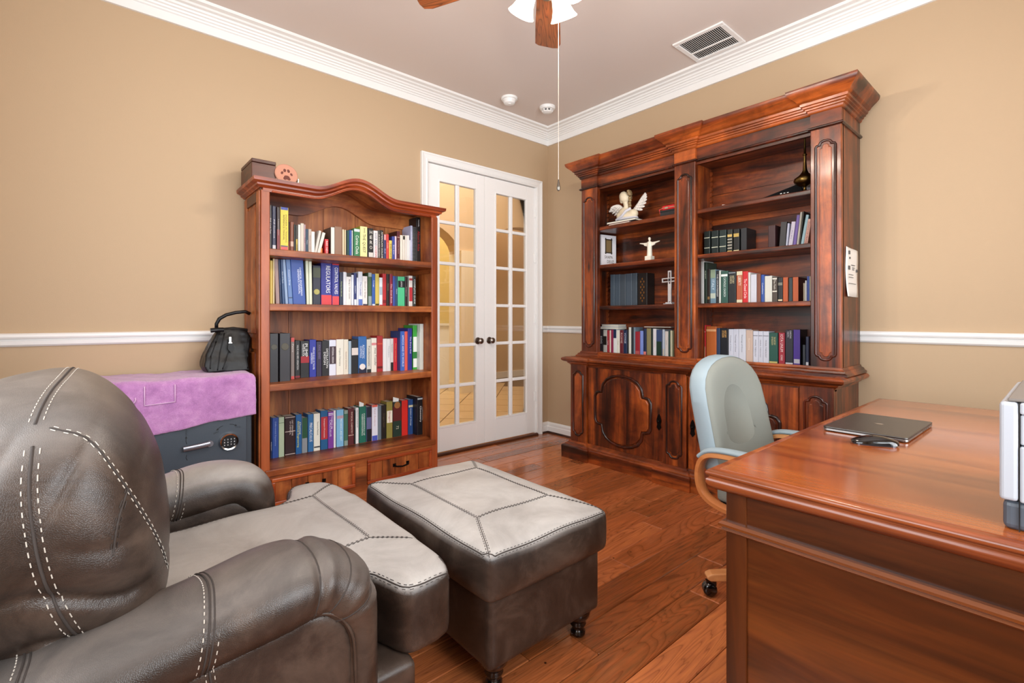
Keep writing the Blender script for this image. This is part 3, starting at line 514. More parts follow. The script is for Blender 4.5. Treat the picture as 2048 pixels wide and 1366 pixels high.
 [1.853, 0.02, 0.227, -0.2, 0.0, '2a2c2e', 'black paperback right of patterned blue grey book on lower right shelf of dark cabinet', {'t': [('THE COUNTERFEIT', 'dcdcdc', 0.5, 0.45, 0.7, 0)]}],
 [1.874, 0.012, 0.228, -0.2, 0.0, 'cfd2c8', 'thin pale book right of black paperback on lower right shelf of dark cabinet', {}],
 [1.888, 0.048, 0.222, -0.2, 0.0, '33584e', 'green grey hardback right of thin pale book on lower right shelf of dark cabinet', {'t': [('CATHOLIC CHURCH', 'e0ece8', 0.35, 0.5, 0.6, 0.05)], 'b': [(0.1, 0.17, 'e8ece8')]}],
 [1.939, 0.052, 0.213, -0.2, 0.0, '23272a', 'black hardback with gold title right of green grey hardback, lower right shelf of dark cabinet', {'b': [(0.02, 0.05, '8a9298')], 't': [('HISTORY', 'd8cca0', 0.3, 0.25, 0.25, 0.15), ('CHURCH', 'd8cca0', 0.3, 0.25, 0.25, -0.15)]}],
 [1.995, 0.041, 0.212, -0.2, 0.0, 'b05a3c', 'terracotta book with cream top, lower right shelf of dark cabinet', {'b': [(0, 0.12, 'd8d0b0'), (0.9, 1, 'd8d0b0')], 't': [('LIBERTY', 'f0e8d8', 0.5, 0.3, 0.3, 0)]}],
 [2.037, 0.034, 0.209, -0.2, 0.0, 'c8262c', 'red hardback titled The Closed Circle on lower right shelf of dark cabinet', {'t': [('The Closed Circle', 'f6e8e4', 0.6, 0.55, 0.62, 0)]}],
 [2.072, 0.014, 0.201, -0.2, 0.0, 'cfcac4', 'thin grey white book right of red hardback on lower right shelf of dark cabinet', {}],
 [2.088, 0.038, 0.185, -0.2, 0.0, 'c8c9d2', 'silver grey box file right of thin grey white book, lower right shelf of dark cabinet', {}],
 [2.127, 0.025, 0.187, -0.2, 0.0, '7a4a38', 'brown book right of silver grey box file on lower right shelf of dark cabinet', {}],
 [2.154, 0.021, 0.179, -0.2, 0.0, '2d4f9a', 'blue paperback right of brown book on lower right shelf of dark cabinet', {'t': [('Catechism', 'e8f0fa', 0.4, 0.5, 0.6, 0)]}],
 [2.177, 0.045, 0.169, -0.2, 0.0, 'd2d2c8', 'pale grey hardback right of blue paperback on lower right shelf of dark cabinet', {}],
 [2.223, 0.031, 0.16, -0.2, 0.0, '4a4038', 'dark taupe book right of pale grey hardback on lower right shelf of dark cabinet', {'b': [(0.04, 0.1, 'd8d4c8'), (0.55, 0.6, 'd8d4c8')], 't': [('The Faith', 'e8e4d8', 0.4, 0.3, 0.4, 0)]}],
 [2.257, 0.029, 0.153, -0.2, 0.0, '1e2226', 'black bible right of dark taupe book on lower right shelf of dark cabinet', {'b': [(0.22, 0.24, 'd8d8c0'), (0.28, 0.3, 'd8d8c0'), (0.9, 0.96, 'e0d0a8')]}],
 [2.287, 0.029, 0.153, -0.2, 0.0, 'c05a2c', 'first orange hardback right of black bible on lower right shelf of dark cabinet', {}],
 [2.32, 0.022, 0.149, -0.2, 0.0, '2c3a40', 'dark slate book right of first orange hardback on lower right shelf of dark cabinet', {}],
 [2.345, 0.031, 0.151, -0.2, 0.0, 'c45c28', 'second orange hardback right of dark slate book on lower right shelf of dark cabinet', {'side': '5a1a12'}],
 [2.403, 0.009, 0.112, -0.2, 0.0, 'b8b09c', 'thin beige book right of second orange hardback on lower right shelf of dark cabinet', {}],
 [2.413, 0.009, 0.127, -0.2, 0.0, 'd8dce0', 'slim white booklet right of thin beige book on lower right shelf of dark cabinet', {}],
 [2.423, 0.014, 0.152, -0.2, 0.0, '2f4a9c', 'cobalt blue book right of slim white booklet on lower right shelf of dark cabinet', {}],
 [2.438, 0.006, 0.151, -0.2, 0.0, 'c9c6a8', 'thin khaki book at right end of lower right shelf of dark cabinet', {}],
]),
('cr4','y',0.838,'books in the bottom right bay of the dark cabinet',[
 [1.694, 0.057, 0.266, -0.15, 0.0, 'c41f28', 'red hardback with tan base at left end of bottom right bay of dark cabinet', {'b': [(0.58, 1, 'b8a078'), (0.17, 0.19, 'e8c8b8')]}],
 [1.755, 0.076, 0.258, -0.15, 0.0, 'b5602c', 'thick orange brown book, bottom right bay of dark cabinet', {'b': [(0.08, 0.14, 'd8a070')]}],
 [1.832, 0.025, 0.246, -0.15, 0.0, '2b3a56', 'narrow navy book right of thick orange brown book in bottom right bay of dark cabinet', {}],
 [1.859, 0.057, 0.245, -0.15, 0.0, '14181f', 'black hardback with orange title right of narrow navy book, bottom right bay of dark cabinet', {'t': [('HISTORY', 'e8b060', 0.28, 0.16, 0.2, 0.15), ('OF DOGMA', 'e8b060', 0.28, 0.16, 0.2, -0.15)]}],
 [1.918, 0.031, 0.24, -0.15, 0.0, 'c9ccd8', 'first grey white volume, bottom right bay of dark cabinet', {'t': [('Theology of Grace', '6a6c78', 0.3, 0.4, 0.5, 0)]}],
 [1.949, 0.037, 0.241, -0.15, 0.0, 'c8cad6', 'second grey white volume right of first grey white volume, bottom right bay of dark cabinet', {'t': [('Theology of Grace', '6a6c78', 0.3, 0.4, 0.5, 0)]}],
 [1.987, 0.048, 0.242, -0.15, 0.0, 'cdd0da', 'third grey white volume right of second grey white volume, bottom right bay of dark cabinet', {'t': [('Theology of Grace', '6a6c78', 0.25, 0.4, 0.5, 0)]}],
 [2.036, 0.045, 0.237, -0.15, 0.0, 'c9b0a0', 'beige hardback right of third grey white volume in bottom right bay of dark cabinet', {'t': [('Summa', 'e8d8c8', 0.3, 0.4, 0.4, 0)]}],
 [2.083, 0.033, 0.23, -0.15, 0.0, 'd0d2de', 'first pale commentary right of beige hardback in bottom right bay of dark cabinet', {'t': [('MORAL THEOLOGY', '70707c', 0.3, 0.5, 0.5, 0)], 'b': [(0.12, 0.14, '7a7c88')]}],
 [2.117, 0.029, 0.23, -0.15, 0.0, 'd0d2de', 'second pale commentary right of first pale commentary in bottom right bay of dark cabinet', {'t': [('MORAL THEOLOGY', '70707c', 0.3, 0.5, 0.5, 0)], 'b': [(0.12, 0.14, '7a7c88')]}],
 [2.147, 0.037, 0.23, -0.15, 0.0, 'd2d4e0', 'third pale commentary right of second pale commentary in bottom right bay of dark cabinet', {'t': [('MORAL THEOLOGY', '70707c', 0.3, 0.5, 0.5, 0)], 'b': [(0.12, 0.14, '7a7c88')]}],
 [2.185, 0.053, 0.222, -0.15, 0.0, '23564a', 'dark green hardback right of third pale commentary in bottom right bay of dark cabinet', {'t': [('THE HISTORY', 'e0d090', 0.22, 0.24, 0.24, 0.15), ('OF RELIGION', 'e0d090', 0.22, 0.24, 0.24, -0.12)], 'b': [(0.84, 0.9, 'c8b870')]}],
 [2.243, 0.037, 0.223, -0.15, 0.0, 'a82c3c', 'crimson book titled IOTA UNUM in bottom right bay of dark cabinet', {'t': [('IOTA UNUM', 'f4e4e4', 0.5, 0.3, 0.5, 0), ('ROMANO', 'f4e4e4', 0.4, 0.72, 0.16, 0)]}],
 [2.283, 0.047, 0.242, -0.15, 0.0, '2b2c38', 'dark slate hardback right of crimson book in bottom right bay of dark cabinet', {'t': [('CHRISTIAN', 'e0e0e8', 0.22, 0.12, 0.2, 0.15), ('FAITH', 'e0e0e8', 0.22, 0.12, 0.14, -0.15)], 'b': [(0.86, 0.93, 'd8d8e0')]}],
 [2.342, 0.037, 0.245, -0.18, 0.0, '4a2c98', 'violet hardback right of dark slate hardback in bottom right bay of dark cabinet', {'side': '100c18', 'b': [(0.75, 0.86, 'c8c8d4')]}],
 [2.382, 0.017, 0.15, -0.15, 0.0, '3c4048', 'short grey book right of violet hardback in bottom right bay of dark cabinet', {}],
 [2.4, 0.018, 0.202, -0.15, 0.0, '222a4a', 'navy book with white sticker at right end of bottom right bay of dark cabinet', {'b': [(0.78, 0.96, 'e4e4ec')]}],
]),
]
# ================================================================== THE ROOM
RX, RY, RZ = -4.1, -4.1, 3.03
# floor: planks of real boards laid along x
fl = struct('floor', MB().box(RX, 0, RY, 0, -.06, -.012), flat('subfloor', '2a1408', .8))
def plank_mat(name='hickory_plank', tones=('ac6c3c', 'c8824e', 'da985f', 'b67644'), dark='46200e', stretch=(.11,1,1), k=24, coat=.4, rough=.25, amt=.5):
    m, nt, b = new(name)
    v, r = coords(nt, stretch, True)
    g = noise(nt, v, 5, 3, .5, 1.0)
    w = nd(nt, 'ShaderNodeMath', operation='MULTIPLY'); w.inputs[1].default_value = k; nt.links.new(g, w.inputs[0])
    fr = nd(nt, 'ShaderNodeMath', operation='FRACT'); nt.links.new(w.outputs[0], fr.inputs[0])
    lines = ramp(nt, fr.outputs[0], [(0, (1,1,1,1)), (.16, (.2,.2,.2,1)), (.5, (0,0,0,1)), (1, (.5,.5,.5,1))])
    f2 = noise(nt, v, 70, 3, .6); f3 = noise(nt, v, 5, 4, .6)
    base = ramp(nt, r, [(0, tones[0]), (.35, tones[1]), (.7, tones[2]), (1, tones[3])])
    c = mix(nt, .45, base, ramp(nt, f2, [(.3, '3a1608'), (.7, 'c07a46')]), 'OVERLAY')
    c = mix(nt, ramp(nt, f3, [(.5, (0,0,0,1)), (.72, (.5,.5,.5,1))]), c, '6a3416')
    lf = nd(nt, 'ShaderNodeMath', operation='MULTIPLY'); lf.inputs[1].default_value = amt; nt.links.new(lines, lf.inputs[0])
    c = mix(nt, lf.outputs[0], c, dark)
    v4, _ = coords(nt, (1,1,1), True)
    vo = nd(nt, 'ShaderNodeTexVoronoi'); vo.inputs['Scale'].default_value = 9; nt.links.new(v4, vo.inputs['Vector'])
    c = mix(nt, ramp(nt, vo.outputs['Distance'], [(.03, (1,1,1,1)), (.06, (0,0,0,1))]), c, '1e0c06')
    nt.links.new(c, b.inputs['Base Color'])
    b.inputs['Roughness'].default_value = rough; b.inputs['Coat Weight'].default_value = coat; b.inputs['Coat Roughness'].default_value = .13
    bump(nt, b, f2, .2, .0015)
    return m
M_PLANK = plank_mat()
PW = .134; row = 0; y = -.004
while y > RY:
    x = RX - random.uniform(0, .9)
    while x < 0:
        L = random.uniform(.7, 1.5); a, b = max(x, RX), min(x+L, 0)
        if b-a > .02:
            y0 = max(y-PW, RY)
            me = mesh('plank', MB().box(0, b-a-.0016, 0, y-y0-.0018, -.014, 0), M_PLANK)
            o = obj('plank', me, None, fl, bevel=.0035, seg=1)
            o.location = (a, y0, -random.uniform(0, .0006))
        x += L
    y -= PW; row += 1
struct('ceiling', MB().box(RX-.15, .15, RY-.15, .15, RZ, RZ+.1), M_CEIL)
# left wall (y = 0) with the door opening, right wall (x = 0), and the two walls behind the camera with their windows
DX0, DX1, DZ = -1.415, -.155, 2.462
wl = MB(); T = .13
wl.box(RX-.13, DX0, 0, T, 0, RZ); wl.box(DX1, .13, 0, T, 0, RZ); wl.box(DX0, DX1, 0, T, DZ, RZ)
struct('wall_left', wl, M_WALL)
struct('wall_right', MB().box(0, .13, RY-.13, 0, 0, RZ), M_WALL)
def wall_win(name, fn, u0, u1, w0, w1, z0, z1):
    mb = MB()
    for a, b, c, d in ((u0, w0, 0, RZ), (w1, u1, 0, RZ), (w0, w1, 0, z0), (w0, w1, z1, RZ)): fn(mb, a, b, c, d)
    return struct(name, mb, M_WALL)
wall_win('wall_back_west', lambda m, a, b, c, d: m.box(RX-.13, RX, a, b, c, d), RY-.13, 0, -3.25, -1.25, .75, 2.5)
wall_win('wall_back_south', lambda m, a, b, c, d: m.box(a, b, RY-.13, RY, c, d), RX, 0, -3.3, -1.1, .75, 2.5)
for nm, fn, w0, w1 in (('window_1', lambda m, a, b, c, d: m.box(RX-.09, RX-.04, a, b, c, d), -3.25, -1.25), ('window_2', lambda m, a, b, c, d: m.box(a, b, RY-.09, RY-.04, c, d), -3.3, -1.1)):
    mb = MB()
    fn(mb, w0, w0+.05, .75, 2.5); fn(mb, w1-.05, w1, .75, 2.5); fn(mb, w0, w1, .75, .8); fn(mb, w0, w1, 2.45, 2.5)
    fn(mb, (w0+w1)/2-.02, (w0+w1)/2+.02, .8, 2.45); fn(mb, w0, w1, 1.6, 1.64)
    struct(nm, mb, M_TRIM)
# crown, chair rail, baseboards, quarter round
CROWN = [(0,2.895),(.016,2.895),(.019,2.945),(.028,2.949),(.030,2.958),(.040,2.962),(.043,2.971),(.054,2.975),(.057,2.984),(.068,2.988),(.074,2.998),(.095,3.001),(.102,3.010),(.132,3.013),(.134,3.03),(0,3.03)]
struct('trim_1', MB().sweep([(RX,0,0),(0,0,0),(0,RY,0)], CROWN), M_TRIM)
RAIL = [(0,1.010),(.010,1.011),(.019,1.020),(.021,1.036),(.012,1.044),(.012,1.048),(.030,1.051),(.034,1.060),(.033,1.072),(.024,1.078),(0,1.078)]
struct('trim_2', MB().sweep([(RX,0,0),(-1.46,0,0)], RAIL), M_TRIM)
struct('trim_3', MB().sweep([(-.09,0,0),(0,0,0),(0,RY,0)], RAIL), M_TRIM)
BASE = [(0,.018),(.016,.018),(.016,.062),(.011,.07),(.012,.09),(.006,.104),(0,.108)]
struct('baseboard_left', MB().sweep([(RX,0,0),(-1.46,0,0)], BASE), M_TRIM)
struct('baseboard_right', MB().sweep([(-.09,0,0),(0,0,0),(0,RY,0)], BASE), M_TRIM)
QR = [(0,0),(.024,0),(.023,.008),(.018,.016),(.009,.021),(0,.023)]
struct('trim_4', MB().sweep([(-.09,0,0),(0,0,0),(0,RY,0)], QR), M_QUART)
struct('trim_5', MB().sweep([(RX,0,0),(-1.46,0,0)], QR), M_QUART)
# door casing: profile swept around the opening (in the x-z plane)
def casing(y0, s):
    prof = [(0,0),(0,.012),(.012,.017),(.02,.012),(.036,.015),(.05,.019),(.056,.024),(.068,.024),(.068,0)]  # (away from the opening, proud of the wall)
    mb = MB(); pth = [(DX0+.012, 0, -1, 1), (DX0+.012, DZ-.012, -1, 1), (DX1-.012, DZ-.012, 1, 1), (DX1-.012, 0, 1, 1)]
    rings = []
    for i, (x, z, sx, sz) in enumerate(pth):
        zz = lambda o: z+(o if i in (1,2) else 0)
        rings.append([(x+sx*o, y0+s*p, zz(o)) for o, p in prof])
    return mb.loft(rings)
struct('trim_6', casing(0, -1), M_TRIM)
struct('trim_7', MB().box(DX0, DX0+.012, 0, T, 0, DZ).box(DX1-.012, DX1, 0, T, 0, DZ).box(DX0, DX1, 0, T, DZ-.012, DZ), M_TRIM)
th = MB().box(DX0+.01, DX1-.01, -.012, T, -.012, .012); struct('trim_8', th, M_OAK, bevel=.003)
struct('trim_9', MB().sweep([(DX0+.01,-.012,0),(DX1-.01,-.012,0)], QR), M_QUART)
# glazed double doors
def glass_mat():
    m, nt, b = new('door_glass'); out = nt.nodes['Material Output']; nt.nodes.remove(b)
    tr = nd(nt, 'ShaderNodeBsdfTransparent'); tr.inputs[0].default_value = (.97,.98,.97,1)
    gl = nd(nt, 'ShaderNodeBsdfGlossy'); gl.inputs['Roughness'].default_value = .02
    fr = nd(nt, 'ShaderNodeFresnel'); fr.inputs[0].default_value = 1.45
    mx = nd(nt, 'ShaderNodeMixShader'); nt.links.new(fr.outputs[0], mx.inputs[0]); nt.links.new(tr.outputs[0], mx.inputs[1]); nt.links.new(gl.outputs[0], mx.inputs[2])
    nt.links.new(mx.outputs[0], out.inputs[0]); return m
M_GLASS = glass_mat()
PZ = [(.233+i*.3510, .233+i*.3510+.3228) for i in range(6)]
def leaf(name, x0, x1, cols, knob, hx):
    y0, y1 = .012, .052
    mb = MB()
    mb.box(x0, cols[0][0], y0, y1, .022, 2.445); mb.box(cols[1][1], x1, y0, y1, .022, 2.445)
    mb.box(cols[0][0], cols[1][1], y0, y1, .022, PZ[0][0]); mb.box(cols[0][0], cols[1][1], y0, y1, PZ[5][1], 2.445)
    d = struct(name, mb, M_DOOR, bevel=.002)
    INV[d.name] = Matrix()
    mid = MB().box(cols[0][1], cols[1][0], y0+.004, y1-.004, PZ[0][0], PZ[5][1])
    obj('muntin', mid, M_DOOR, d, bevel=.006)
    for k in range(5):
        for c in cols: obj('muntin', MB().box(c[0], c[1], y0+.004, y1-.004, PZ[k][1], PZ[k+1][0]), M_DOOR, d, bevel=.006)
    for z0, z1 in PZ:
        for c in cols: obj('pane', MB().box(c[0]-.003, c[1]+.003, y0+.018, y0+.022, z0-.003, z1+.003), M_GLASS, d)
    bead = MB()   # glazing bead round the glazed field
    a, b2, c2, e2 = cols[0][0], cols[1][1], PZ[0][0], PZ[5][1]
    for q in ((a-.012,a,c2-.012,e2+.012),(b2,b2+.012,c2-.012,e2+.012),(a,b2,c2-.012,c2),(a,b2,e2,e2+.012)): bead.box(q[0],q[1],y0-.004,y0+.001,q[2],q[3])
    obj('glazing_bead', bead, M_DOOR, d, bevel=.002)
    kb = obj('door_knob', MB().lathe([(.0,0),(.03,0),(.032,-.004),(.028,-.009),(.011,-.012),(.010,-.03),(.02,-.038),(.027,-.048),(.026,-.058),(.016,-.066),(0,-.068)], (knob, y0, .952), 20, 'y'), flat('aged_nickel', '8a8078', .3, 1), d, smooth=True, label='dark nickel door knob')
    for hz in (.38, 1.15, 1.75, 2.2):
        obj('hinge', MB().lathe([(.007,-.045),(.007,.045)], (hx, y0-.006, hz), 8).box(hx-.012, hx+.012, y0-.003, y0, hz-.045, hz+.045), M_TRIM, d)
    tx = x1-.09 if knob < -.8 else x0+.09
    obj('ball_catch', MB().box(tx-.02, tx+.02, .02, .04, 2.444, 2.449), M_BLACK, d)
    return d
leaf('door_1', -1.403, -.8015, [(-1.280,-1.110),(-1.072,-.897)], -.879, -1.398)
leaf('door_2', -.7985, -.167, [(-.666,-.4945),(-.4585,-.282)], -.748, -.172)
# hall beyond the doors
hf = struct('floor_hall', MB().box(-3.0, 3.2, T, 5.2, -.06, -.004), flat('tile_grout', '6a5238', .8))
M_TILE = flat('hall_tile', 'c9ab82', .3, nz=.1, nscale=15)
tm = mesh('tile', MB().box(-.2165,.2165,-.2165,.2165,-.01,0), M_TILE)
for i in range(-12, 13):
    for j in range(-12, 13):
        cx, cy = .2+(i-j)*.445/sqrt(2), 2.2+(i+j)*.445/sqrt(2)
        if -1.7 < cx < 2.0 and .45 < cy < 4.7 and cy > .1+abs(cx+.3)*.3:
            t = obj('tile', tm, None, hf); t.location = (cx, cy, 0); t.rotation_euler = (0,0,pi/4)
struct('ceiling_hall', MB().box(-1.7, 3.3, T, 5.2, 4.3, 4.4), M_CEIL)
struct('wall_hall_front', MB().box(-1.7, 3.3, T, T+.03, RZ+.1, 4.3).box(.135, 3.3, T, T+.03, 0, RZ+.1), M_HALL)
def arch_wall(x0, x1, ops, y0, y1, top):
    # wall slab with arched openings (a0, a1, spring height, rise)
    n = 18; pts = [(x0,0)]
    for a0, a1, zs, rise in ops:
        pts += [(a0,0),(a0,zs)]+[((a0+a1)/2-(a1-a0)/2*cos(pi*k/n), zs+rise*sin(pi*k/n)) for k in range(1, n)]+[(a1,zs),(a1,0)]
    pts += [(x1,0),(x1,top),(x0,top)]
    return MB().prism(pts, 'y', y0, y1)
struct('wall_hall_arch', arch_wall(-1.6, 3.2, [(-.95, .80, 2.12, .50), (1.45, 2.90, 2.36, .36)], 2.72, 2.98, 4.3), M_HALL)
struct('wall_hall_beyond', MB().box(1.1, 3.2, 3.75, 3.85, 0, 4.3), M_HALL)
struct('wall_hall_right', MB().box(3.2, 3.3, T, 5.2, 0, 4.3), M_HALL)
struct('wall_hall_left', MB().box(-1.7, -1.6, T, 5.2, 0, 4.3), M_HALL)
struct('wall_hall_far', MB().box(-1.6, 1.1, 4.0, 4.1, 0, 4.3).box(1.0, 1.1, 2.98, 4.0, 0, 4.3), M_YEL)
wd = struct('wall_hall_wainscot', MB().box(-1.6, 1.0, 3.98, 4.0, .0, 1.05).box(.98, 1.0, 2.99, 3.98, 0, 1.05), M_TRIM)
wm = MB().box(-1.6, .98, 3.955, 3.98, 1.03, 1.07).box(.955, .98, 2.99, 3.98, 1.03, 1.07)
for k in range(6):
    for q in ((0,.34,.2,.22),(0,.34,.86,.88),(0,.02,.2,.88),(.32,.34,.2,.88)): wm.box(-1.5+k*.42+q[0], -1.5+k*.42+q[1], 3.965, 3.98, q[2], q[3])
obj('wainscot_moulding', wm, M_TRIM, wd)
struct('wall_hall_column', MB().box(.794, 1.083, 2.66, 3.0, 0, 2.2).box(.785,1.10,2.645,3.0,0,.16), flat('cream_column_paint', 'e8dcc4', .5))
struct('baseboard_hall', MB().box(1.18, 1.40, 2.70, 2.72, 0, .12).box(1.2,3.2,3.73,3.75,0,.12), M_TRIM)
sw = thing('light_switch', 'white light switch plate on the hall wall behind the glass doors', 'switch', (1.28, 2.72, 1.30))
obj('plate', MB().box(1.24,1.32,2.712,2.72,1.24,1.36), M_TRIM, sw, bevel=.003); obj('toggle', MB().box(1.273,1.287,2.704,2.713,1.285,1.315), M_TRIM, sw)
# ================================================================== DARK WOODEN CABINET ON THE RIGHT WALL
cabt = thing('bookcase_cabinet', 'large dark carved wooden bookcase cabinet against the right wall', 'bookcase', (-.25, -1.7, 0))
XF, XL, XC, XP = -.37, -.45, -.50, -.53
YL, YR = -.785, -2.655
# lower carcass
obj('lower_side', MB().box(XL+.02, -.004, -.757, -.737, .1, .80), cab('z'), cabt)
obj('lower_side', MB().box(XL+.012, -.004, -2.64, -2.618, .1, .80), cab('z'), cabt)
obj('lower_back', MB().box(-.02, -.004, -2.62, -.75, .1, .8), cab('z'), cabt)
obj('lower_frame', MB().box(XL, XL+.03, -2.64, -.735, .10, .135).box(XL, XL+.03, -2.64, -.735, .755, .80), cab('y'), cabt)
PLP = [(0,YL+.055,0),(XP+.03,YL+.055,0),(XP+.03,YL+.055,0)]
def path_lower(o, st=.022):
    # plan of the lower front with its three stiles standing proud
    a, b = -.735+o, -2.64-o
    return [(-.037,a,0),(XL-o-st,a,0),(XL-o-st,-.905-o*.2,0),(XL-o,-.905-o*.2,0),(XL-o,-1.602+o*.2,0),(XL-o-st,-1.602+o*.2,0),(XL-o-st,-1.78-o*.2,0),(XL-o,-1.78-o*.2,0),(XL-o,-2.468+o*.2,0),(XL-o-st,-2.468+o*.2,0),(XL-o-st,b,0),(-.037,b,0)]
PL_PROF = [(-.03,0),(.052,0),(.054,.095),(.048,.103),(.036,.108),(.028,.118),(.012,.128),(.008,.14),(-.03,.14)]
obj('plinth', MB().sweep(path_lower(0), PL_PROF, side=1), cab('y'), cabt)
CT_PROF = [(-.03,.765),(.004,.765),(.010,.775),(.022,.783),(.026,.792),(.046,.797),(.058,.806),(.062,.818),(.054,.828),(.036,.834),(-.05,.834)]
obj('counter_moulding', MB().sweep(path_lower(0, .012), CT_PROF, side=1), cab('y'), cabt)
obj('counter', MB().box(XL-.01, -.004, -2.64, -.735, .80, .836), cab('y'), cabt)
def outline(y0, y1, z0, z1, ear=.16, n=9, both=True):
    # raised-panel outline: straight sides, small ears, arched top and bottom (arch height from the width)
    w = abs(y1-y0); e = w*ear; r = (w-2*e)/2; c = (y0+y1)/2; sy = 1 if y1 > y0 else -1; rr = r*.75
    top = [(y0, z1-rr-e*.5), (y0+sy*e*.25, z1-rr-e*.1), (y0+sy*e*.7, z1-rr), (y0+sy*e, z1-rr)]
    top += [(c-sy*r*cos(pi*k/n), z1-rr+rr*sin(pi*k/n)**.8) for k in range(1, n)]
    top += [(y1-sy*e, z1-rr), (y1-sy*e*.7, z1-rr), (y1-sy*e*.25, z1-rr-e*.1), (y1, z1-rr-e*.5)]
    if not both: return top+[(y1, z0), (y0, z0)]
    bot = [(p[0], z0+(z1-p[1])) for p in top][::-1]
    return top+bot
def panel(parent, y0, y1, z0, z1, x, ear=.16, name='carved_panel', proud=.012, rb=.007):
    pl = outline(y0, y1, z0, z1, ear)
    cy, cz = (y0+y1)/2, (z0+z1)/2
    ins = [(cy+(p[0]-cy)*(1-.018/abs(y1-y0)*2), cz+(p[1]-cz)*(1-.018/abs(z1-z0)*2)) for p in pl]
    a = obj(name, MB().prism(ins, 'x', x-proud*.7, x+.004), cab('z'), parent, bevel=.006, seg=2)
    b = obj('panel_moulding', MB().tube([(x-.001, p[0], p[1]) for p in pl], rb, 6, closed=True), M_CBEAD, parent, smooth=True, angle=180)
    return a
# lower stiles and doors
for a, b in ((-.737,-.903),(-1.604,-1.778),(-2.47,-2.64)):
    st = obj('stile', MB().box(XL-.022, XL+.02, b, a, .12, .775), cab('z'), cabt, bevel=.004)
    pass
    panel(st, a-.03, b+.03, .19, .72, XL-.022, .2, 'stile_panel', .007)
for a, b, lk in ((-.910,-1.598,-1.565),(-1.785,-2.463,-1.82)):
    dr = obj('door', MB().box(XL-.004, XL+.02, b, a, .135, .757), cab('z'), cabt, bevel=.003)
    panel(dr, a-.075 if lk < -1.6 or 1 else a, b+.10, .175, .715, XL-.004, .13, 'carved_panel', .016, .011)
    mb = MB().prism([(lk-.017,.38),(lk-.012,.40),(lk-.018,.43),(lk-.010,.46),(lk,.475),(lk+.010,.46),(lk+.018,.43),(lk+.012,.40),(lk+.017,.38),(lk,.36)], 'x', XL-.012, XL-.003)
    mb.lathe([(0,0),(.007,0),(.010,-.012),(.006,-.018),(0,-.019)], (XL-.012, lk, .425), 10, 'x')
    obj('lock_plate', mb, flat('black_iron', '14100e', .45, .8), dr, label='black iron lock plate with keyhole')
# upper carcass
obj('side_panel', MB().box(XF+.004, -.038, YL-.018, YL, .834, 2.40), cab('z'), cabt)
obj('side_panel', MB().box(XF+.004, -.038, YR, YR+.022, .834, 2.40), cab('z'), cabt)
zb = [.836, 1.02, 1.23, 1.42, 1.63, 1.83, 2.05, 2.25]
for k in range(7): obj('back_board', MB().box(-.052, -.040, YR+.02, YL-.018, zb[k]+.0012, zb[k+1]-.0012), cab('y'), cabt)
for yy in (-1.672, -1.735): obj('divider', MB().box(XF+.02, -.052, yy-.01, yy+.01, .834, 2.26), cab('z'), cabt)
obj('roof_board', MB().box(XF+.01, -.006, YR+.02, YL-.018, 2.245, 2.262), cab('y'), cabt)
for zt in (1.90, 1.59, 1.255):
    for a, b in ((YL-.02, -1.661), (-1.747, YR+.023)):
        obj('shelf', MB().box(XF+.012, -.052, b, a, zt-.03, zt), cab('y'), cabt, bevel=.006)
for yy in (YL-.024, -1.657, -1.751, YR+.026):     # saw-tooth shelf rests in the corners
    mb = MB(); s = 1 if yy in (-1.657, YR+.026) else -1
    for k in range(36): mb.prism([(-.075, .86+k*.038), (-.056, .875+k*.038), (-.056, .892+k*.038), (-.075, .892+k*.038)], 'y', yy-.006, yy+.006)
    obj('saw_tooth_rest', mb, cab('z'), cabt)
for a, b in ((YL-.002,-.952),(-1.645,-1.802),(-2.502,YR)):
    pl = obj('pilaster', MB().box(XF-.022, XF+.02, b, a, .85, 2.235), cab('z'), cabt, bevel=.004)
    pass
    panel(pl, a-.028, b+.028, .92, 2.15, XF-.022, .2, 'pilaster_panel', .004, .0075)
obj('frieze', MB().box(XF, XF+.02, -1.645, -.952, 2.205, 2.32).box(XF, XF+.02, -2.502, -1.802, 2.205, 2.32).box(XF+.01, XF+.022, YR+.002, YL-.002, 2.205, 2.36), cab('y'), cabt)
obj('frieze_block', MB().box(XF-.022, XF+.01, -.952, YL, 2.235, 2.36), cab('y'), cabt)
obj('frieze_block', MB().box(XF-.022, XF+.01, -1.802, -1.645, 2.235, 2.36), cab('y'), cabt)
obj('frieze_block', MB().box(XF-.022, XF+.01, YR, -2.502, 2.235, 2.36), cab('y'), cabt)
def path_up(o=0):
    return [(-.037,YL+o,0),(XF-.022-o,YL+o,0),(XF-.022-o,-.952,0),(XF-o,-.952,0),(XF-o,-1.645,0),(XF-.022-o,-1.645,0),(XF-.022-o,-1.802,0),(XF-o,-1.802,0),(XF-o,-2.502,0),(XF-.022-o,-2.502,0),(XF-.022-o,YR-o,0),(-.037,YR-o,0)]
CORN = [(-.02,2.315),(.004,2.315),(.010,2.322),(.012,2.332),(.020,2.336),(.021,2.344),(.030,2.348),(.031,2.356),(.040,2.360),(.042,2.374),(.050,2.378),(.056,2.388),(.068,2.400),(.082,2.412),(.094,2.426),(.098,2.440),(.098,2.448),(-.02,2.448)]
obj('cornice', MB().sweep(path_up(), CORN), cab('y'), cabt, smooth=True, angle=50)
obj('bead_moulding', MB().sweep(path_up(), [(-.01,2.222),(.006,2.222),(.013,2.228),(.013,2.234),(.006,2.24),(-.01,2.24)]), M_CBEAD, cabt)
obj('top_board', MB().box(XF-.05, -.004, YR-.03, YL+.03, 2.43, 2.447), cab('y'), cabt)
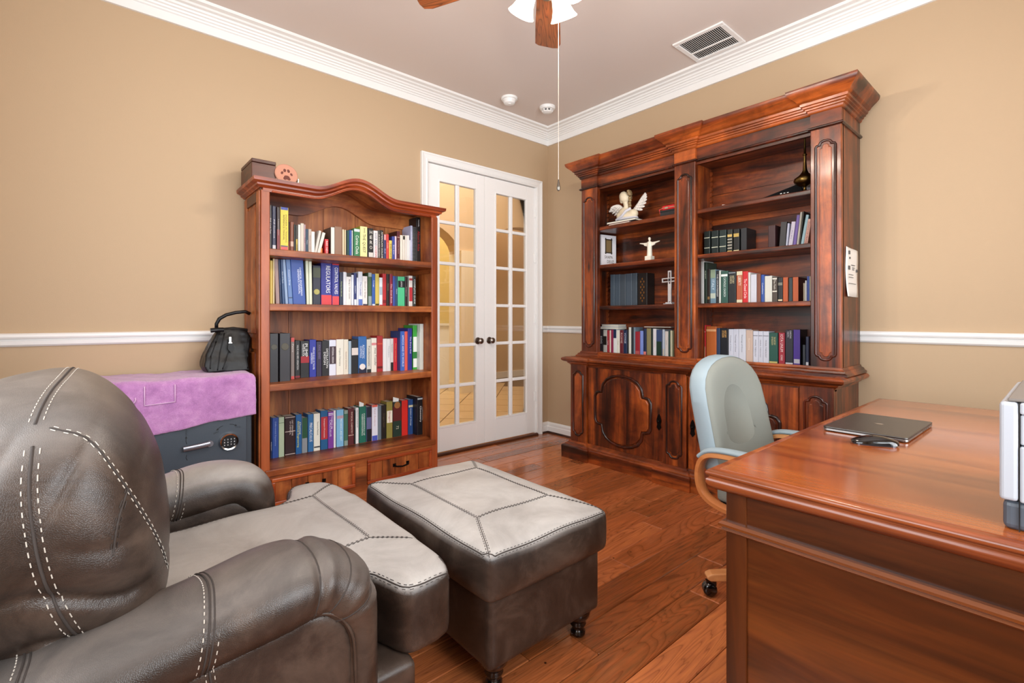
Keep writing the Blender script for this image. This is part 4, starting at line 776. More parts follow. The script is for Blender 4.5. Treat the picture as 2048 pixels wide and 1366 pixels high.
obj('base_moulding', MB().sweep(path_up(), [(-.02,.834),(.034,.834),(.034,.846),(.024,.852),(.020,.862),(.008,.868),(.004,.88),(-.02,.88)]), cab('y'), cabt)
# ================================================================== PINE BOOKCASE ON THE LEFT WALL
pint = thing('bookcase', 'tall pine bookcase with arched top between the safe and the glass doors', 'bookcase', (-2.16, -.2, 0))
PX0, PX1, PY = -2.755, -1.56, -.40
for x0, x1, sgn in ((PX0, PX0+.02, -1), (PX1-.02, PX1, 1)):
    sd = obj('side_panel', MB().box(x0, x1, PY+.02, -.038, 0, 1.955), pine('z'), pint)
    pass
    xo = x0 if sgn < 0 else x1
    for z0, z1 in ((.10,.95),(1.06,1.82)):
        mb = MB().box(min(xo,xo+sgn*.012), max(xo,xo+sgn*.012), PY+.09, -.12, z0, z1)
        obj('inset_panel', mb, pine('z'), sd, bevel=.010, seg=1)
    for q in ((PY+.012, PY+.07, 0, 1.9), (-.10, -.038, 0, 1.9)): obj('side_stile', MB().box(min(xo,xo+sgn*.010), max(xo,xo+sgn*.010), *q), pine('z'), sd, bevel=.003)
    for z0, z1 in ((0,.08),(.97,1.04),(1.84,1.90)): obj('side_rail', MB().box(min(xo,xo+sgn*.010), max(xo,xo+sgn*.010), PY+.07, -.10, z0, z1), pine('y'), sd, bevel=.003)
    for zt in (1.565, 1.24, .763): obj('shelf_cleat', MB().box(min(xo-sgn*.02, xo-sgn*.034), max(xo-sgn*.02, xo-sgn*.034), PY+.05, -.05, zt-.075, zt-.042), pine('y'), sd)
xs = [PX0+.02+i*(PX1-PX0-.04)/5 for i in range(6)]
def arch(x, z=1.0):
    t = (x+2.175)/.285
    if abs(t) >= 1: return 0
    return .5*(1+cos(pi*t))
for i in range(5): obj('back_board', MB().box(xs[i]+.0012, xs[i+1]-.0012, -.050, -.040, .0, 1.96), M_PBACK, pint)
for zt in (1.565, 1.24, .763):
    obj('shelf', MB().box(PX0+.022, PX1-.022, PY+.004, -.050, zt-.042, zt), pine('x'), pint, bevel=.004)
obj('shelf', MB().box(PX0+.02, PX1-.02, PY-.012, -.050, .225, .263), pine('x'), pint, bevel=.004)
for x0, x1 in ((PX0, PX0+.048), (PX1-.048, PX1)):
    obj('post', MB().box(x0, x1, PY, PY+.022, 0, 1.905), wood('pine_post', '7e4220', '9e5830', 'b26c40', 'z', .38, gs=6), pint, bevel=.004)
N = 48; arc = [(PX0+.01+(PX1-PX0-.02)*i/N) for i in range(N+1)]
vp = [(x, 1.895+.1*arch(x)) for x in arc]+[(x, 1.955+.095*arch(x)) for x in arc[::-1]]
obj('arched_rail', MB().prism(vp, 'y', PY-.002, PY+.02), M_PRED, pint)
vp2 = [(x, 1.845+.1*arch(x)) for x in arc]+[(x, 1.955+.09*arch(x)) for x in arc[::-1]]
obj('arched_back_rail', MB().prism(vp2, 'y', -.075, -.051), pine('x'), pint)
bead = [(x, PY-.004, 1.899+.1*arch(x)) for x in arc[2:-2]]
obj('arch_bead', MB().tube(bead, .006, 6), M_PRED, pint, smooth=True, angle=180)
ft = [(PX0-.002, -.006, 1.915), (PX0-.002, PY, 1.915)]+[(x, PY, 1.915+.095*arch(x)) for x in arc[1:-1]]+[(PX1+.002, PY, 1.915), (PX1+.002, -.006, 1.915)]
CRP = [(-.015,0),(.006,0),(.012,.008),(.022,.012),(.024,.022),(.034,.027),(.044,.032),(.046,.046),(.046,.052),(-.015,.052)]
ft2 = [(p[0], p[1], p[2]) for p in ft]
obj('crown_moulding', MB().sweep(ft2, CRP, side=-1 if False else 1), M_PRED, pint, smooth=True, angle=40)
tb = [(x, 1.95+.095*arch(x)) for x in arc]+[(x, 1.962+.095*arch(x)) for x in arc[::-1]]
obj('top_board', MB().prism(tb, 'y', PY-.01, -.006), pine('x'), pint)
obj('base_rail', MB().box(PX0+.048, PX1-.048, PY, PY+.02, 0, .045).box(PX0+.048, PX1-.048, PY+.001, PY+.02, .2, .226).box(-2.19, -2.11, PY, PY+.02, .045, .2), pine('x'), pint)
for x0, x1 in ((-2.70,-2.192),(-2.108,-1.612)):
    dr = obj('drawer', MB().box(x0, x1, PY+.004, -.1, .05, .205), pine('x'), pint)
    pass
    w = (x1-x0-.04)/5
    for k in range(5): obj('drawer_plank', MB().box(x0+.02+k*w+.001, x0+.02+(k+1)*w-.001, PY-.004, PY+.006, .068, .188), pine('z'), dr, bevel=.002)
    fr = MB()
    for q in ((x0,x1,.186,.208),(x0,x1,.047,.07),(x0,x0+.022,.07,.186),(x1-.022,x1,.07,.186)): fr.box(q[0],q[1],PY-.012,PY+.004,q[2],q[3])
    obj('drawer_frame', fr, M_PRED, dr, bevel=.005)
    c = (x0+x1)/2
    hb = MB().tube([(c-.05,PY-.006,.135),(c-.045,PY-.026,.13),(c,PY-.03,.124),(c+.045,PY-.026,.13),(c+.05,PY-.006,.135)], .0055, 8).box(c-.062,c-.04,PY-.008,PY-.003,.124,.146).box(c+.04,c+.062,PY-.008,PY-.003,.124,.146)
    obj('drawer_handle', hb, flat('black_iron', '14100e', .45, .8), dr, label='black iron drawer handle')
# ================================================================== BOOKS
TXT = []
def text(name, s, parent, size, loc, rot, mt, length=None, height=None, rdir=None):
    c = bpy.data.curves.new(name, 'FONT'); c.body = s; c.size = size; c.align_x = 'CENTER'; c.align_y = 'CENTER'; c.resolution_u = 2; c.materials.append(mt)
    o = bpy.data.objects.new(name, c); COL.objects.link(o)
    if parent is not None: o.parent = parent; o.matrix_parent_inverse = INV.get(parent.name, Matrix())
    o.matrix_basis = Matrix.Translation(loc) @ rot.to_4x4()
    TXT.append((o, length, height)); return o
RDOWN = Matrix(((0,1,0),(0,0,-1),(-1,0,0)))      # reads downwards on a spine facing local -y
RUP = Matrix(((1,0,0),(0,0,-1),(0,1,0)))         # upright on a face that looks to local -y
def ink(h): return flat('ink', h, .6)
def cov(h): return flat('cover', h, .42, nz=.12, nscale=400)
def book(ax, z, grp, r):
    u, w, h, P, lean, col, lab, ex = r
    d = min(-P-.056, .21)
    b = min(.0035, w*.3); t = min(.0028, w*.22)
    out = [(b,0),(w-b,0),(w-b*.3,b*.3),(w,b),(w,d),(w-t,d),(w-t,t*1.4),(t,t*1.4),(t,d),(0,d),(0,b),(b*.3,b*.3)]
    root = obj('book', MB().prism(out, 'z', 0, h), cov(ex.get('side', col)))
    tag(root, lab, 'book', grp)
    INV[root.name] = Matrix()
    if ax == 'x': M = Matrix.Translation((u, P, z))
    else: M = Matrix.Translation((P, -u, z)) @ Matrix.Rotation(-pi/2, 4, 'Z')
    if lean:
        M = M @ Matrix.Translation((0,0,max(0, w*sin(lean)))) @ Matrix.Rotation(lean, 4, 'Y')
    root.matrix_basis = M
    obj('pages', MB().box(t, w-t, t*1.4, d-.004, .0025, h-.004), M_PAPER, root)
    f = lambda a, b2, e=.0006: MB().box(b*.6, w-b*.6, -e, .0006, a, b2)
    if 'side' in ex: obj('spine', MB().box(.0002, w-.0002, -.0005, .001, .0004, h-.0004), cov(col), root)
    for f0, f1, c in ex.get('b', ()): obj('spine_band', f(h*(1-f1), h*(1-f0)), cov(c), root)
    for s, c, sz, cen, ln, off in ex.get('t', ()):
        text('spine_title', s, root, w*sz, Vector((w*(.5+off), -.0012, h*(1-cen))), RDOWN, ink(c), h*ln, w*sz)
    for s, c, sz, a, ln in ex.get('v', ()):
        for k, ch in enumerate(s): text('spine_title', ch, root, w*sz, Vector((w*.5, -.0012, h*(1-a-ln*(k+.5)/len(s)))), RUP, ink(c), w*sz*.8, h*ln/len(s)*.72)
    if 'seal' in ex:
        cz = h*(.34 if h < .28 and 'note' not in ex else .72)
        if len(ex.get('t', ())) == 2: cz = h*.17
        if 'note' in ex: cz = h*.9
        obj('spine_emblem', MB().lathe([(0,-.0009),(w*.33,-.0009),(w*.36,0)], (w/2, 0, cz), 18, 'y'), cov(ex['seal']), root)
    if 'orn' in ex:
        mb = MB()
        for k in range(9):
            for j in (-1, 0, 1):
                if (k+j) % 2 == 0: mb.prism([(w*.5+j*w*.16-.007, h*.14+k*h*.085), (w*.5+j*w*.16, h*.14+k*h*.085-.011), (w*.5+j*w*.16+.007, h*.14+k*h*.085), (w*.5+j*w*.16, h*.14+k*h*.085+.011)], 'y', -.0009, 0)
        obj('gilt_ornament', mb, flat('gilt', ex['orn'], .35, .7), root)
    if 'coil' in ex:
        mb = MB(); n = int(h/.0105)
        for k in range(n): mb.tube([(w/2+w*.55*cos(a), -.002-.004*sin(a)+.003, .008+k*.0105) for a in [i*pi/4 for i in range(8)]], .0011, 4, closed=True)
        obj('wire_coil', mb, flat('coil_wire', ex['coil'], .3, .4), root)
    if 'note' in ex:
        pts = [(w*.1, .02, h-.03), (w*.1, .022, h+.012), (w*.5, .035, h+.03)]
        mb = MB().add([(w*.15,.02,h-.02),(w*.75,.02,h-.02),(w*.9,.03,h+.016),(w*.35,.045,h+.03),(w*.15,.021,h-.019),(w*.75,.021,h-.019),(w*.9,.031,h+.0165),(w*.35,.046,h+.0305)], [(0,1,2,3),(7,6,5,4),(0,4,5,1),(1,5,6,2),(2,6,7,3),(3,7,4,0)])
        obj('loose_note', mb, M_WHITE, root)
    return root
for key, ax, z, grp, rows in BOOKS:
    for r in rows: book(ax, z, grp, r)
def flatbook(name, lab, cat, x0, x1, y0, y1, z, h, col, cols=None, grp=None, edge='-x'):
    r = thing(name, lab, cat, ((x0+x1)/2, (y0+y1)/2, z), grp)
    obj('cover', MB().box(x0, x1, y0, y1, z, z+h*.12).box(x0, x1, y0, y1, z+h*.88, z+h), cov(col), r)
    obj('pages', MB().box(x0+.003, x1-.002, y0+.003, y1-.003, z+h*.12, z+h*.88), M_PAPER, r)
    return r
zt = .838+.2235
flatbook('book', 'pale blue book lying flat on the standing books at left of dark cabinet', 'book', -.18, -.06, -1.005, -.815, zt, .020, 'a9bac8', grp='books lying on the standing books')
flatbook('book', 'grey white book lying flat on top of a pale blue book, dark cabinet', 'book', -.175, -.06, -1.0, -.825, zt+.0205, .020, 'c8ccd0', grp='books lying on the standing books')
flatbook('magazine', 'thin white magazine lying on standing books beside the central pilaster', 'magazine', -.175, -.06, -1.49, -1.25, .838+.2445, .006, 'dcdcd8')
# ================================================================== THINGS ON THE SHELVES
# --- top of the pine bookcase
wb = thing('box', 'plain dark brown wooden box on top of the pine bookcase', 'box', (-2.70, -.2, 1.967))
obj('body', MB().box(-2.788, -2.655, -.33, -.06, 1.967, 2.075), wood('dark_box_wood', '3a1a0c', '5a2a14', '6e3a1e', 'x', .4, knots=False), wb, bevel=.003)
obj('lid', MB().box(-2.788, -2.655, -.33, -.06, 2.078, 2.098), wood('dark_box_wood', '3a1a0c', '5a2a14', '6e3a1e', 'x', .4, knots=False), wb, bevel=.003)
pw = thing('paw_plaque', 'round terracotta plaque with paw print leaning on top of pine bookcase', 'plaque', (-2.60, -.33, 1.962))
CLAY = flat('terracotta_clay', 'c48a72', .7, nz=.3); CLAYD = flat('pressed_clay', '6a3a30', .8)
Rt = Matrix.Rotation(radians(-12), 4, 'X')
pc = Vector((-2.598, -.335, 2.033))
def place(mb, M):
    mb.v = [tuple(M @ Vector(p)) for p in mb.v]; return mb
PM = Matrix.Translation(pc) @ Rt
obj('disc', place(MB().lathe([(0,-.006),(.062,-.006),(.066,-.003),(.066,.005),(.063,.008),(0,.008)], (0,0,0), 32, 'y'), PM), CLAY, pw, smooth=True)
mb = MB()
for dx, dz, rx, rz, ro in ((0,-.022,.017,.014,0),(-.026,.004,.007,.011,25),(-.010,.022,.008,.012,8),(.012,.022,.008,.012,-8),(.028,.002,.007,.010,-25)):
    mb.ell((dx,-.006,dz), (rx,.0025,rz), 12, 6, eul(y=ro))
mb.ell((-.011,-.006,-.030),(.010,.0025,.009)).ell((.011,-.006,-.030),(.010,.0025,.009))
obj('paw_print', place(mb, PM), CLAYD, pw, smooth=True)
obj('stand', MB().box(-2.53, -2.525, -.335, -.30, 1.967, 2.02).box(-2.66, -2.525, -.36, -.30, 1.963, 1.968), M_BLACKW, pw)
# --- angel bust, left bay of the dark cabinet, on two flat books
zs = 1.902
flatbook('book', 'thin red book lying flat under the angel bust', 'book', -.33, -.18, -1.22, -1.02, zs, .012, 'b04848')
flatbook('book', 'black and white book lying flat directly beneath the angel bust', 'book', -.335, -.18, -1.28, -1.005, zs+.0125, .016, '2a2a2e')
an = thing('angel_bust', 'cream angel bust with spread wings and curly hair in dark cabinet', 'figurine', (-.25, -1.145, zs+.029))
STONE = flat('painted_resin', 'd8c9ad', .55, nz=.2, nscale=90); HAIR = flat('bronze_hair_resin', '8a7350', .5, nz=.3); WING = flat('white_wing_resin', 'ddd5cd', .6, nz=.3); ROBE = flat('grey_robe_resin', 'c9c6cc', .6)
ac = Vector((-.25, -1.145, zs+.029)); k = .94
AM = Matrix.Translation(ac) @ Matrix.Rotation(-pi/2, 4, 'Z') @ Matrix.Scale(k, 4)   # local: x right, -y to the viewer, z up
mb = MB()
mb.ell((0,0,.035),(.10,.05,.045)).ell((-.02,0,.075),(.065,.042,.05)).ell((-.06,0,.055),(.045,.04,.04)).ell((.06,0,.055),(.045,.04,.04))
mb.tube([(-.012,0,.09),(-.006,-.004,.13),(-.012,-.006,.165)], lambda t: .025-.004*t, 12)
Mh = eul(y=-24)
mb.ell((-.022,-.008,.208),(.043,.044,.054), 18, 12, Mh)
mb.ell((-.055,-.012,.19),(.014,.016,.016)).ell((-.045,-.012,.172),(.016,.018,.014))       # muzzle / chin
mb.ell((-.062,-.014,.207),(.009,.008,.010))                                                # nose
for p in mb.v[:]: pass
ob = soft('figure', place(mb, AM), STONE, an, .0045, 5)
mb = MB()
for i in range(26):
    a = random.uniform(0, 1); r = random.Random(i)
    th = r.uniform(-.6, 2.6); el = r.uniform(-.2, 1.0)
    mb.ell((.006+.04*cos(el)*abs(cos(th*.6)), .004+.036*sin(th-1.2), .222+.04*sin(el)-.02*a), (.013,.012,.013), 8, 6)
for s in (0, 1, 2, 3, 4): mb.ell((.030+.004*(s%2), -.006, .195-.022*s), (.013,.014,.014), 8, 6)
obj('hair', place(mb, AM), HAIR, an, smooth=True, angle=180, label='bronze coloured curly hair')
mb = MB()
for e in (-.036, -.058): mb.ell((e, -.046 if e > -.05 else -.034, .216), (.005,.003,.003), 8, 5)
mb.ell((-.058,-.028,.188),(.006,.003,.002), 8, 5)
obj('painted_face', place(mb, AM), flat('face_paint', '6a4a3a', .6), an, smooth=True)
mb = MB().ell((0,0,.02),(.11,.054,.024)).tube([(-.09,-.03,.02),(-.02,-.05,.04),(.02,-.045,.08),(.05,-.02,.10)], .012, 8)
obj('robe', place(mb, AM), ROBE, an, smooth=True)
for s in (-1, 1):
    mb = MB()
    tip = Vector((-.145,.0,.148)) if s < 0 else Vector((.135,.03,.175)); root_ = Vector((s*.04,.03,.075)); mid_ = Vector((-.075,.005,.178)) if s < 0 else Vector((.085,.028,.135))
    arcp = [root_*(1-t)**2+mid_*2*t*(1-t)+tip*t*t for t in [i/10 for i in range(11)]]
    mb.tube(arcp, lambda t: .016-.008*t, 8)
    for row_, (ln, ro, rw) in enumerate(((.075,.0,.012),(.048,-.008,.011),(.026,-.014,.010))):
        for i in range(8):
            t = .22+.78*i/7; c0 = root_*(1-t)**2+mid_*2*t*(1-t)+tip*t*t
            ang = (-60+95*t) if s < 0 else (95-75*t)      # feather direction in the x-z plane
            dv = Vector((cos(radians(180-ang if s < 0 else ang))*(1), 0, sin(radians(180-ang if s < 0 else ang)))) if s > 0 else Vector((-cos(radians(ang))*.8, 0, -abs(sin(radians(ang)))*.5-.25)).normalized()
            if s > 0: dv = Vector((cos(radians(60-95*(1-t))), 0, sin(radians(60-95*(1-t))))).normalized()
            L = ln*(.7+.5*sin(pi*min(1,t)))*(1.15 if s < 0 else 1)
            q = Vector((0,0,1)).rotation_difference(dv).to_matrix()
            mb.ell(c0+dv*L*.5+Vector((0,ro,0)), (rw,.005,L*.55), 8, 6, q)
    obj('wing', place(mb, AM), WING, an, smooth=True, angle=180)
# --- red case on a black box
bx = thing('box', 'flat black box under a red case beside the central pilaster', 'box', (-.27, -1.56, zs))
obj('body', MB().box(-.34, -.19, -1.655, -1.50, zs, zs+.028), flat('dark_card', '1e1e20', .5), bx, bevel=.002)
obj('lid', MB().box(-.342, -.188, -1.656, -1.498, zs+.0285, zs+.040), flat('dark_card', '1e1e20', .5), bx, bevel=.002)
rc = thing('case', 'bright red zipped case lying on a flat black box', 'case', (-.27, -1.58, zs+.04))
obj('body', MB().box(-.33, -.2, -1.652, -1.505, zs+.0405, zs+.078), flat('red_nylon', 'c81e22', .5, nz=.2), rc, bevel=.012, seg=3)
obj('zip', MB().box(-.3315, -.329, -1.64, -1.51, zs+.056, zs+.060).box(-.334,-.330,-1.56,-1.535,zs+.05,zs+.064), M_CHROME, rc)
obj('strap', MB().tube([(-.325,-1.51,zs+.06),(-.335,-1.49,zs+.05),(-.33,-1.495,zs+.02)], .003, 6), flat('red_nylon', 'c81e22', .5, nz=.2), rc)
# --- white book standing face out, white statuette
zs = 1.592
fb = thing('book', 'white book with framed picture on cover standing face out in cabinet', 'book', (-.2, -.95, zs))
def tb_(mb): return place(mb, FM)
FM = Matrix.Translation((-.27, -.895, zs)) @ Matrix.Rotation(radians(-10), 4, 'Z')
PWH = flat('white_cover', 'e8e6ea', .35)
# local x along the cover, local -y towards the viewer
obj('cover', tb_(MB().box(0,.002,0,.055,0,.265).box(0,.17,0,.002,0,.265).box(0,.17,.053,.055,0,.265)), PWH, fb)
obj('pages', tb_(MB().box(.002,.166,.002,.053,.003,.262)), M_PAPER, fb)
obj('cover_picture', tb_(MB().box(.052,.118,-.0015,0,.12,.225)), flat('picture_print', '7a6440', .6), fb)
fr = MB()
for q in ((.045,.125,.222,.232),(.045,.125,.112,.122),(.047,.057,.105,.24),(.113,.123,.105,.24)): fr.box(q[0],q[1],-.003,0,q[2],q[3])
obj('printed_frame', tb_(fr), flat('picture_frame_print', '3a2e20', .6), fb)
pass
for s, xx, zz, ln in (('SHAPA', .085, .078, .09), ('DEUZ', .105, .04, .075)):
    o = text('cover_title', s, fb, .03, FM @ Vector((xx, -.0015, zz)), FM.to_3x3() @ RUP, ink('5a4634'), ln, .028)
st = thing('statuette', 'white open-armed robed statuette on square plinth, second shelf of dark cabinet', 'figurine', (-.25, -1.38, zs))
SM = Matrix.Translation((-.27, -1.365, zs)) @ Matrix.Rotation(-pi/2, 4, 'Z') @ Matrix.Scale(.8, 4)
MARB = flat('cream_resin', 'e3dccb', .5)
mb = MB().tube([(0,0,.045),(0,0,.10),(0,0,.16),(0,0,.185)], lambda t: .026-.006*t, 14)
for s in (-1, 1):
    mb.tube([(0,0,.172),(s*.035,0,.168),(s*.07,0,.172),(s*.098,0,.178)], lambda t: .015-.009*t, 10)
    mb.prism([(s*.015,.175),(s*.07,.172),(s*.055,.15),(s*.02,.14)] if s > 0 else [(s*.02,.14),(s*.055,.15),(s*.07,.172),(s*.015,.175)], 'y', -.008, .008)
    mb.ell((s*.104,0,.179),(.009,.005,.006))
mb.ell((0,-.001,.212),(.013,.014,.018)).tube([(0,0,.18),(0,0,.2)], .009, 8)
soft('figure', place(mb, SM), MARB, st, .003, 3)
obj('plinth', place(MB().box(-.033,.033,-.033,.033,0,.047), SM), MARB, st, bevel=.002)
# --- silver cross
zs = 1.257
cr = thing('cross', 'silver openwork standing cross on lower left shelf of dark cabinet', 'cross', (-.25, -1.55, zs))
CM = Matrix.Translation((-.30, -1.555, zs)) @ Matrix.Rotation(radians(-105), 4, 'Z')
SIL = flat('bright_silver', 'e0e3ea', .25, .55)
mb = MB()
for s in (-1, 1):
    mb.box(s*.012-.005, s*.012+.005, -.004, .004, .014, .245)
    mb.box(-.075, .075, -.004, .004, .178+s*.012-.004, .178+s*.012+.004)
mb.box(-.017,.017,-.003,.003,.234,.246).box(-.017,.017,-.003,.003,.02,.15).box(-.078,-.07,-.004,.004,.162,.194).box(.07,.078,-.004,.004,.162,.194)
obj('cross_bars', place(mb, CM), SIL, cr, bevel=.0015)
obj('boss', place(MB().lathe([(0,-.009),(.010,-.007),(.012,0)], (0,0,.178), 14, 'y'), CM), flat('dark_stone', '2a2a30', .3), cr, smooth=True)
obj('foot', place(MB().box(-.045,.045,-.022,.022,0,.006).box(-.03,.03,-.016,.016,.006,.014), CM), SIL, cr, bevel=.002)
# --- brass finial vase, wedge, box and slip on the top right shelf
zs = 1.902
vz = thing('rosewater_sprinkler', 'long-necked brass sprinkler vase on top right shelf of dark cabinet', 'vase', (-.25, -2.435, zs))
BRASS = flat('aged_brass', '6a552e', .32, 1)
obj('body', MB().lathe([(0,.0),(.030,.0),(.032,.004),(.012,.010),(.008,.03),(.010,.040),(.03,.046),(.052,.060),(.060,.076),(.055,.090),(.036,.104),(.020,.120),(.012,.140),(.0085,.18),(.0075,.225),(.011,.229),(.011,.233),(.0065,.237),(.006,.29),(.005,.335),(.0075,.338),(.004,.345),(0,.347)], (-.27,-2.435,zs), 24), BRASS, vz, smooth=True, angle=180)
obj('neck_ring', MB().lathe([(.009,.226),(.012,.229),(.012,.233),(.009,.236)], (-.27,-2.435,zs), 16), BRASS, vz)
wg = thing('name_wedge', 'black wedge with white print lying behind the brass vase', 'sign', (-.2, -2.25, zs))
obj('body', MB().prism([(-2.03,zs),(-2.40,zs),(-2.40,zs+.075),(-2.36,zs+.075)], 'x', -.21, -.14), flat('black_card', '0c0c0e', .85, spec=.15), wg)
for s, yy, zz, ln in (('Alabama', -2.23, zs+.015, .09), ('= = =', -2.30, zs+.03, .05)):
    text('printed_words', s, wg, .016, Vector((-.2115, yy, zz)), Matrix.Rotation(-pi/2,3,'Z') @ RUP, ink('e8e8e8'), ln, .016)
wx = thing('box', 'small pale grey box behind the brass vase on the top right shelf', 'box', (-.18, -2.46, zs))
obj('body', MB().box(-.21,-.05,-2.53,-2.405,zs,zs+.05), flat('pale_card', 'c9ccd6', .6), wx, bevel=.002); obj('lid', MB().box(-.212,-.048,-2.532,-2.403,zs+.0505,zs+.064), flat('pale_card', 'c9ccd6', .6), wx, bevel=.002)
pp = thing('pen', 'slim white pen lying near left end of the top right shelf', 'pen', (-.3, -2.0, zs))
obj('barrel', MB().tube([(-.32,-1.955,zs+.005),(-.22,-2.04,zs+.005)], .0045, 8), M_WHITE, pp); obj('clip', MB().box(-.25,-.225,-2.03,-2.015,zs+.009,zs+.0115), M_CHROME, pp)
# --- paper flyer on the cabinet's right side
fy = thing('flyer', 'white paper notice hanging on the right side of dark cabinet', 'paper', (-.2, -2.66, 1.30))
rings = []
for i in range(9):
    z = 1.276+(1.555-1.276)*i/8; cur = .010*max(0,1-i/3)**2
    rings.append([(-.325+.23*j/6, -2.657-.001-cur*(1-j/6)**1.5-.0015*sin(j*1.3+i), z+(.012*(j/6)*(-.6) if i == 8 else 0)) for j in range(7)])
mb = MB(); mb.loft(rings, cap=False, wrap=False)
sheet = obj('sheet', mb, M_WHITE, fy, smooth=True, angle=180); so = sheet.modifiers.new('s', 'SOLIDIFY'); so.thickness = .0006
PR = flat('grey_print', '5a5a5a', .7); mb = MB()
for x0, x1, z0, z1 in ((-.285,-.262,1.515,1.535),(-.27,-.255,1.49,1.50),(-.285,-.262,1.428,1.45),(-.235,-.17,1.455,1.458),(-.215,-.175,1.44,1.443),(-.215,-.18,1.43,1.433),(-.135,-.12,1.42,1.437),(-.28,-.2,1.40,1.402),(-.28,-.2,1.385,1.387),(-.28,-.15,1.35,1.352)): mb.box(x0,x1,-2.6635,-2.660,z0,z1)
obj('print', mb, PR, fy)
# ================================================================== SAFE, TOWEL, BAG
sf = thing('safe', 'dark grey steel safe with keypad behind the armchair', 'safe', (-3.24, -.23, 0))
SAFE = flat('slate_grey_enamel', '3e4650', .42, nz=.15, nscale=300)
SX0, SX1, SY, SZ = -3.675, -2.81, -.43, .828
obj('body', MB().box(SX0, SX1, SY, -.02, 0, SZ), SAFE, sf, bevel=.008)
obj('door', MB().box(SX0+.03, SX1-.03, SY-.022, SY-.002, .04, SZ-.035), SAFE, sf, bevel=.004)
obj('hinge', MB().lathe([(.011,-.05),(.011,.05)], (SX0+.02, SY-.012, .68), 12).lathe([(.011,-.05),(.011,.05)], (SX0+.02, SY-.012, .15), 12), SAFE, sf)
yd = SY-.022
hd = obj('handle', MB().lathe([(0,-.03),(.016,-.03),(.018,-.024),(.012,-.018),(.014,0)], (-3.022, yd, .486), 16, 'y').tube([(-3.022,yd-.024,.486),(-3.07,yd-.026,.481),(-3.14,yd-.026,.476)], .0095, 8, flat=1.5), flat('satin_steel', '9a98a0', .32, .9), sf, smooth=True, label='grey steel lever handle')
kp = obj('keypad', MB().lathe([(0,-.02),(.036,-.02),(.038,-.017),(.038,0)], (-2.93, yd, .48), 28, 'y'), M_BLACK, sf)
pass
obj('keypad_ring', MB().lathe([(.037,-.021),(.044,-.023),(.047,-.016),(.048,0),(.037,0),(.037,-.021)], (-2.93, yd, .48), 28, 'y', cap=False), M_CHROME, kp, smooth=True)
for i in range(4):
    for j in range(3):
        b = obj('key', MB().box(-.0055,.0055,-.0035,0,-.005,.005), flat('key_rubber', '2c2c30', .4), kp); b.location = (-2.93-.0235+i*.0157, yd-.02, .494-j*.015)
        text('key_digit', '1234567890*#'[j*4+i], kp, .009, Vector((-2.93-.0235+i*.0157, yd-.0242, .494-j*.015)), RUP, ink('f0f0f0'), .005, .007)
M_INK = ink('0c0c0e')
for s, xx, zz, ro in (('OPEN', -2.99, .535, 20), ('LOCK', -2.885, .55, -8)): text('painted_word', s, sf, .014, Vector((xx, yd-.0006, zz)), RUP @ Matrix.Rotation(radians(ro),3,'Z'), M_INK, .026, .009)
mb = MB()
mb.tube([(-2.982,yd,.551),(-2.972,yd,.562),(-2.958,yd,.568)], .0011, 5).tube([(-2.925,yd,.572),(-2.91,yd,.569),(-2.897,yd,.562)], .0011, 5)
mb.prism([(-2.990,.546),(-2.977,.548),(-2.982,.558)], 'y', yd-.001, yd).prism([(-2.889,.557),(-2.902,.558),(-2.895,.568)], 'y', yd-.001, yd)
mb.tube([(-3.125,yd,.53),(-3.126,yd,.51),(-3.122,yd,.495)], .0013, 5).tube([(-3.122,yd,.44),(-3.126,yd,.425),(-3.12,yd,.41)], .0013, 5).prism([(-3.13,.526),(-3.12,.526),(-3.125,.538)], 'y', yd-.001, yd)
obj('painted_arrows', mb, M_INK, sf)
text('painted_word', 'OPEN', sf, .014, Vector((-3.124, yd-.0006, .555)), RUP @ Matrix.Rotation(pi/2,3,'Z'), M_INK, .03, .009)
# towel draped over the safe
tw = thing('towel', 'lilac plush towel with embossed squares draped over the grey safe', 'towel', (-3.24, -.25, SZ))
def towel_mat():
    m, nt, b = new('lilac_terry'); v = coords(nt)
    n = noise(nt, v, 14, 6, .7, .3); n2 = noise(nt, v, 260, 3, .7)
    c = ramp(nt, n, [(.3, 'a877a8'), (.5, 'bd8bbb'), (.72, 'd0a4cb')]); c = mix(nt, .3, c, ramp(nt, n2, [(.3,'9a6a9c'),(.7,'e2bede')]), 'OVERLAY')
    nt.links.new(c, b.inputs['Base Color']); b.inputs['Roughness'].default_value = 1; b.inputs['Sheen Weight'].default_value = .6; b.inputs['Specular IOR Level'].default_value = .1
    bump(nt, b, n2, .9, .004); return m
M_TOWEL = towel_mat()
TX0, TX1 = SX0+.012, SX1+.014
prof = []; R = .02; th = .014
for i in range(16): prof.append((-.03-(abs(SY)-.03-R+.022)*i/15, SZ+th, 0))
yc = prof[-1][0]
for k in range(1, 6): a = pi/2*k/6; prof.append((yc-(R+th)*sin(a), SZ-R+(R+th)*cos(a), 0))
prof.append((yc-(R+th), SZ-R, 0))
zdrop = prof[-1][1]
for k in range(1, 15): prof.append((yc-(R+th), zdrop, k/14))
def towel_pt(u, p):
    x = TX0+(TX1-TX0)*u
    zlow = .612-.11*(1-u)**1.3+.003*sin(u*19)
    y, z, t = p
    z = z-(zdrop-zlow)*t if t else z+.004*sin(u*9)+.003*sin(u*23+y*30)
    if t: y -= .006*t*(1+sin(u*13))*.5+.004*sin(u*31+z*12)*t
    # the right end is rolled over softly
    e = min(u, 1-u)*(TX1-TX0)
    z2 = z-(.012*(1-min(1, e/.03))**2 if not t else 0)
    return (x, y, z2)
U = 90
rings = [[towel_pt(i/U, p) for p in prof] for i in range(U+1)]
mb = MB().loft(rings, cap=False, wrap=False)
o = obj('cloth', mb, M_TOWEL, tw)
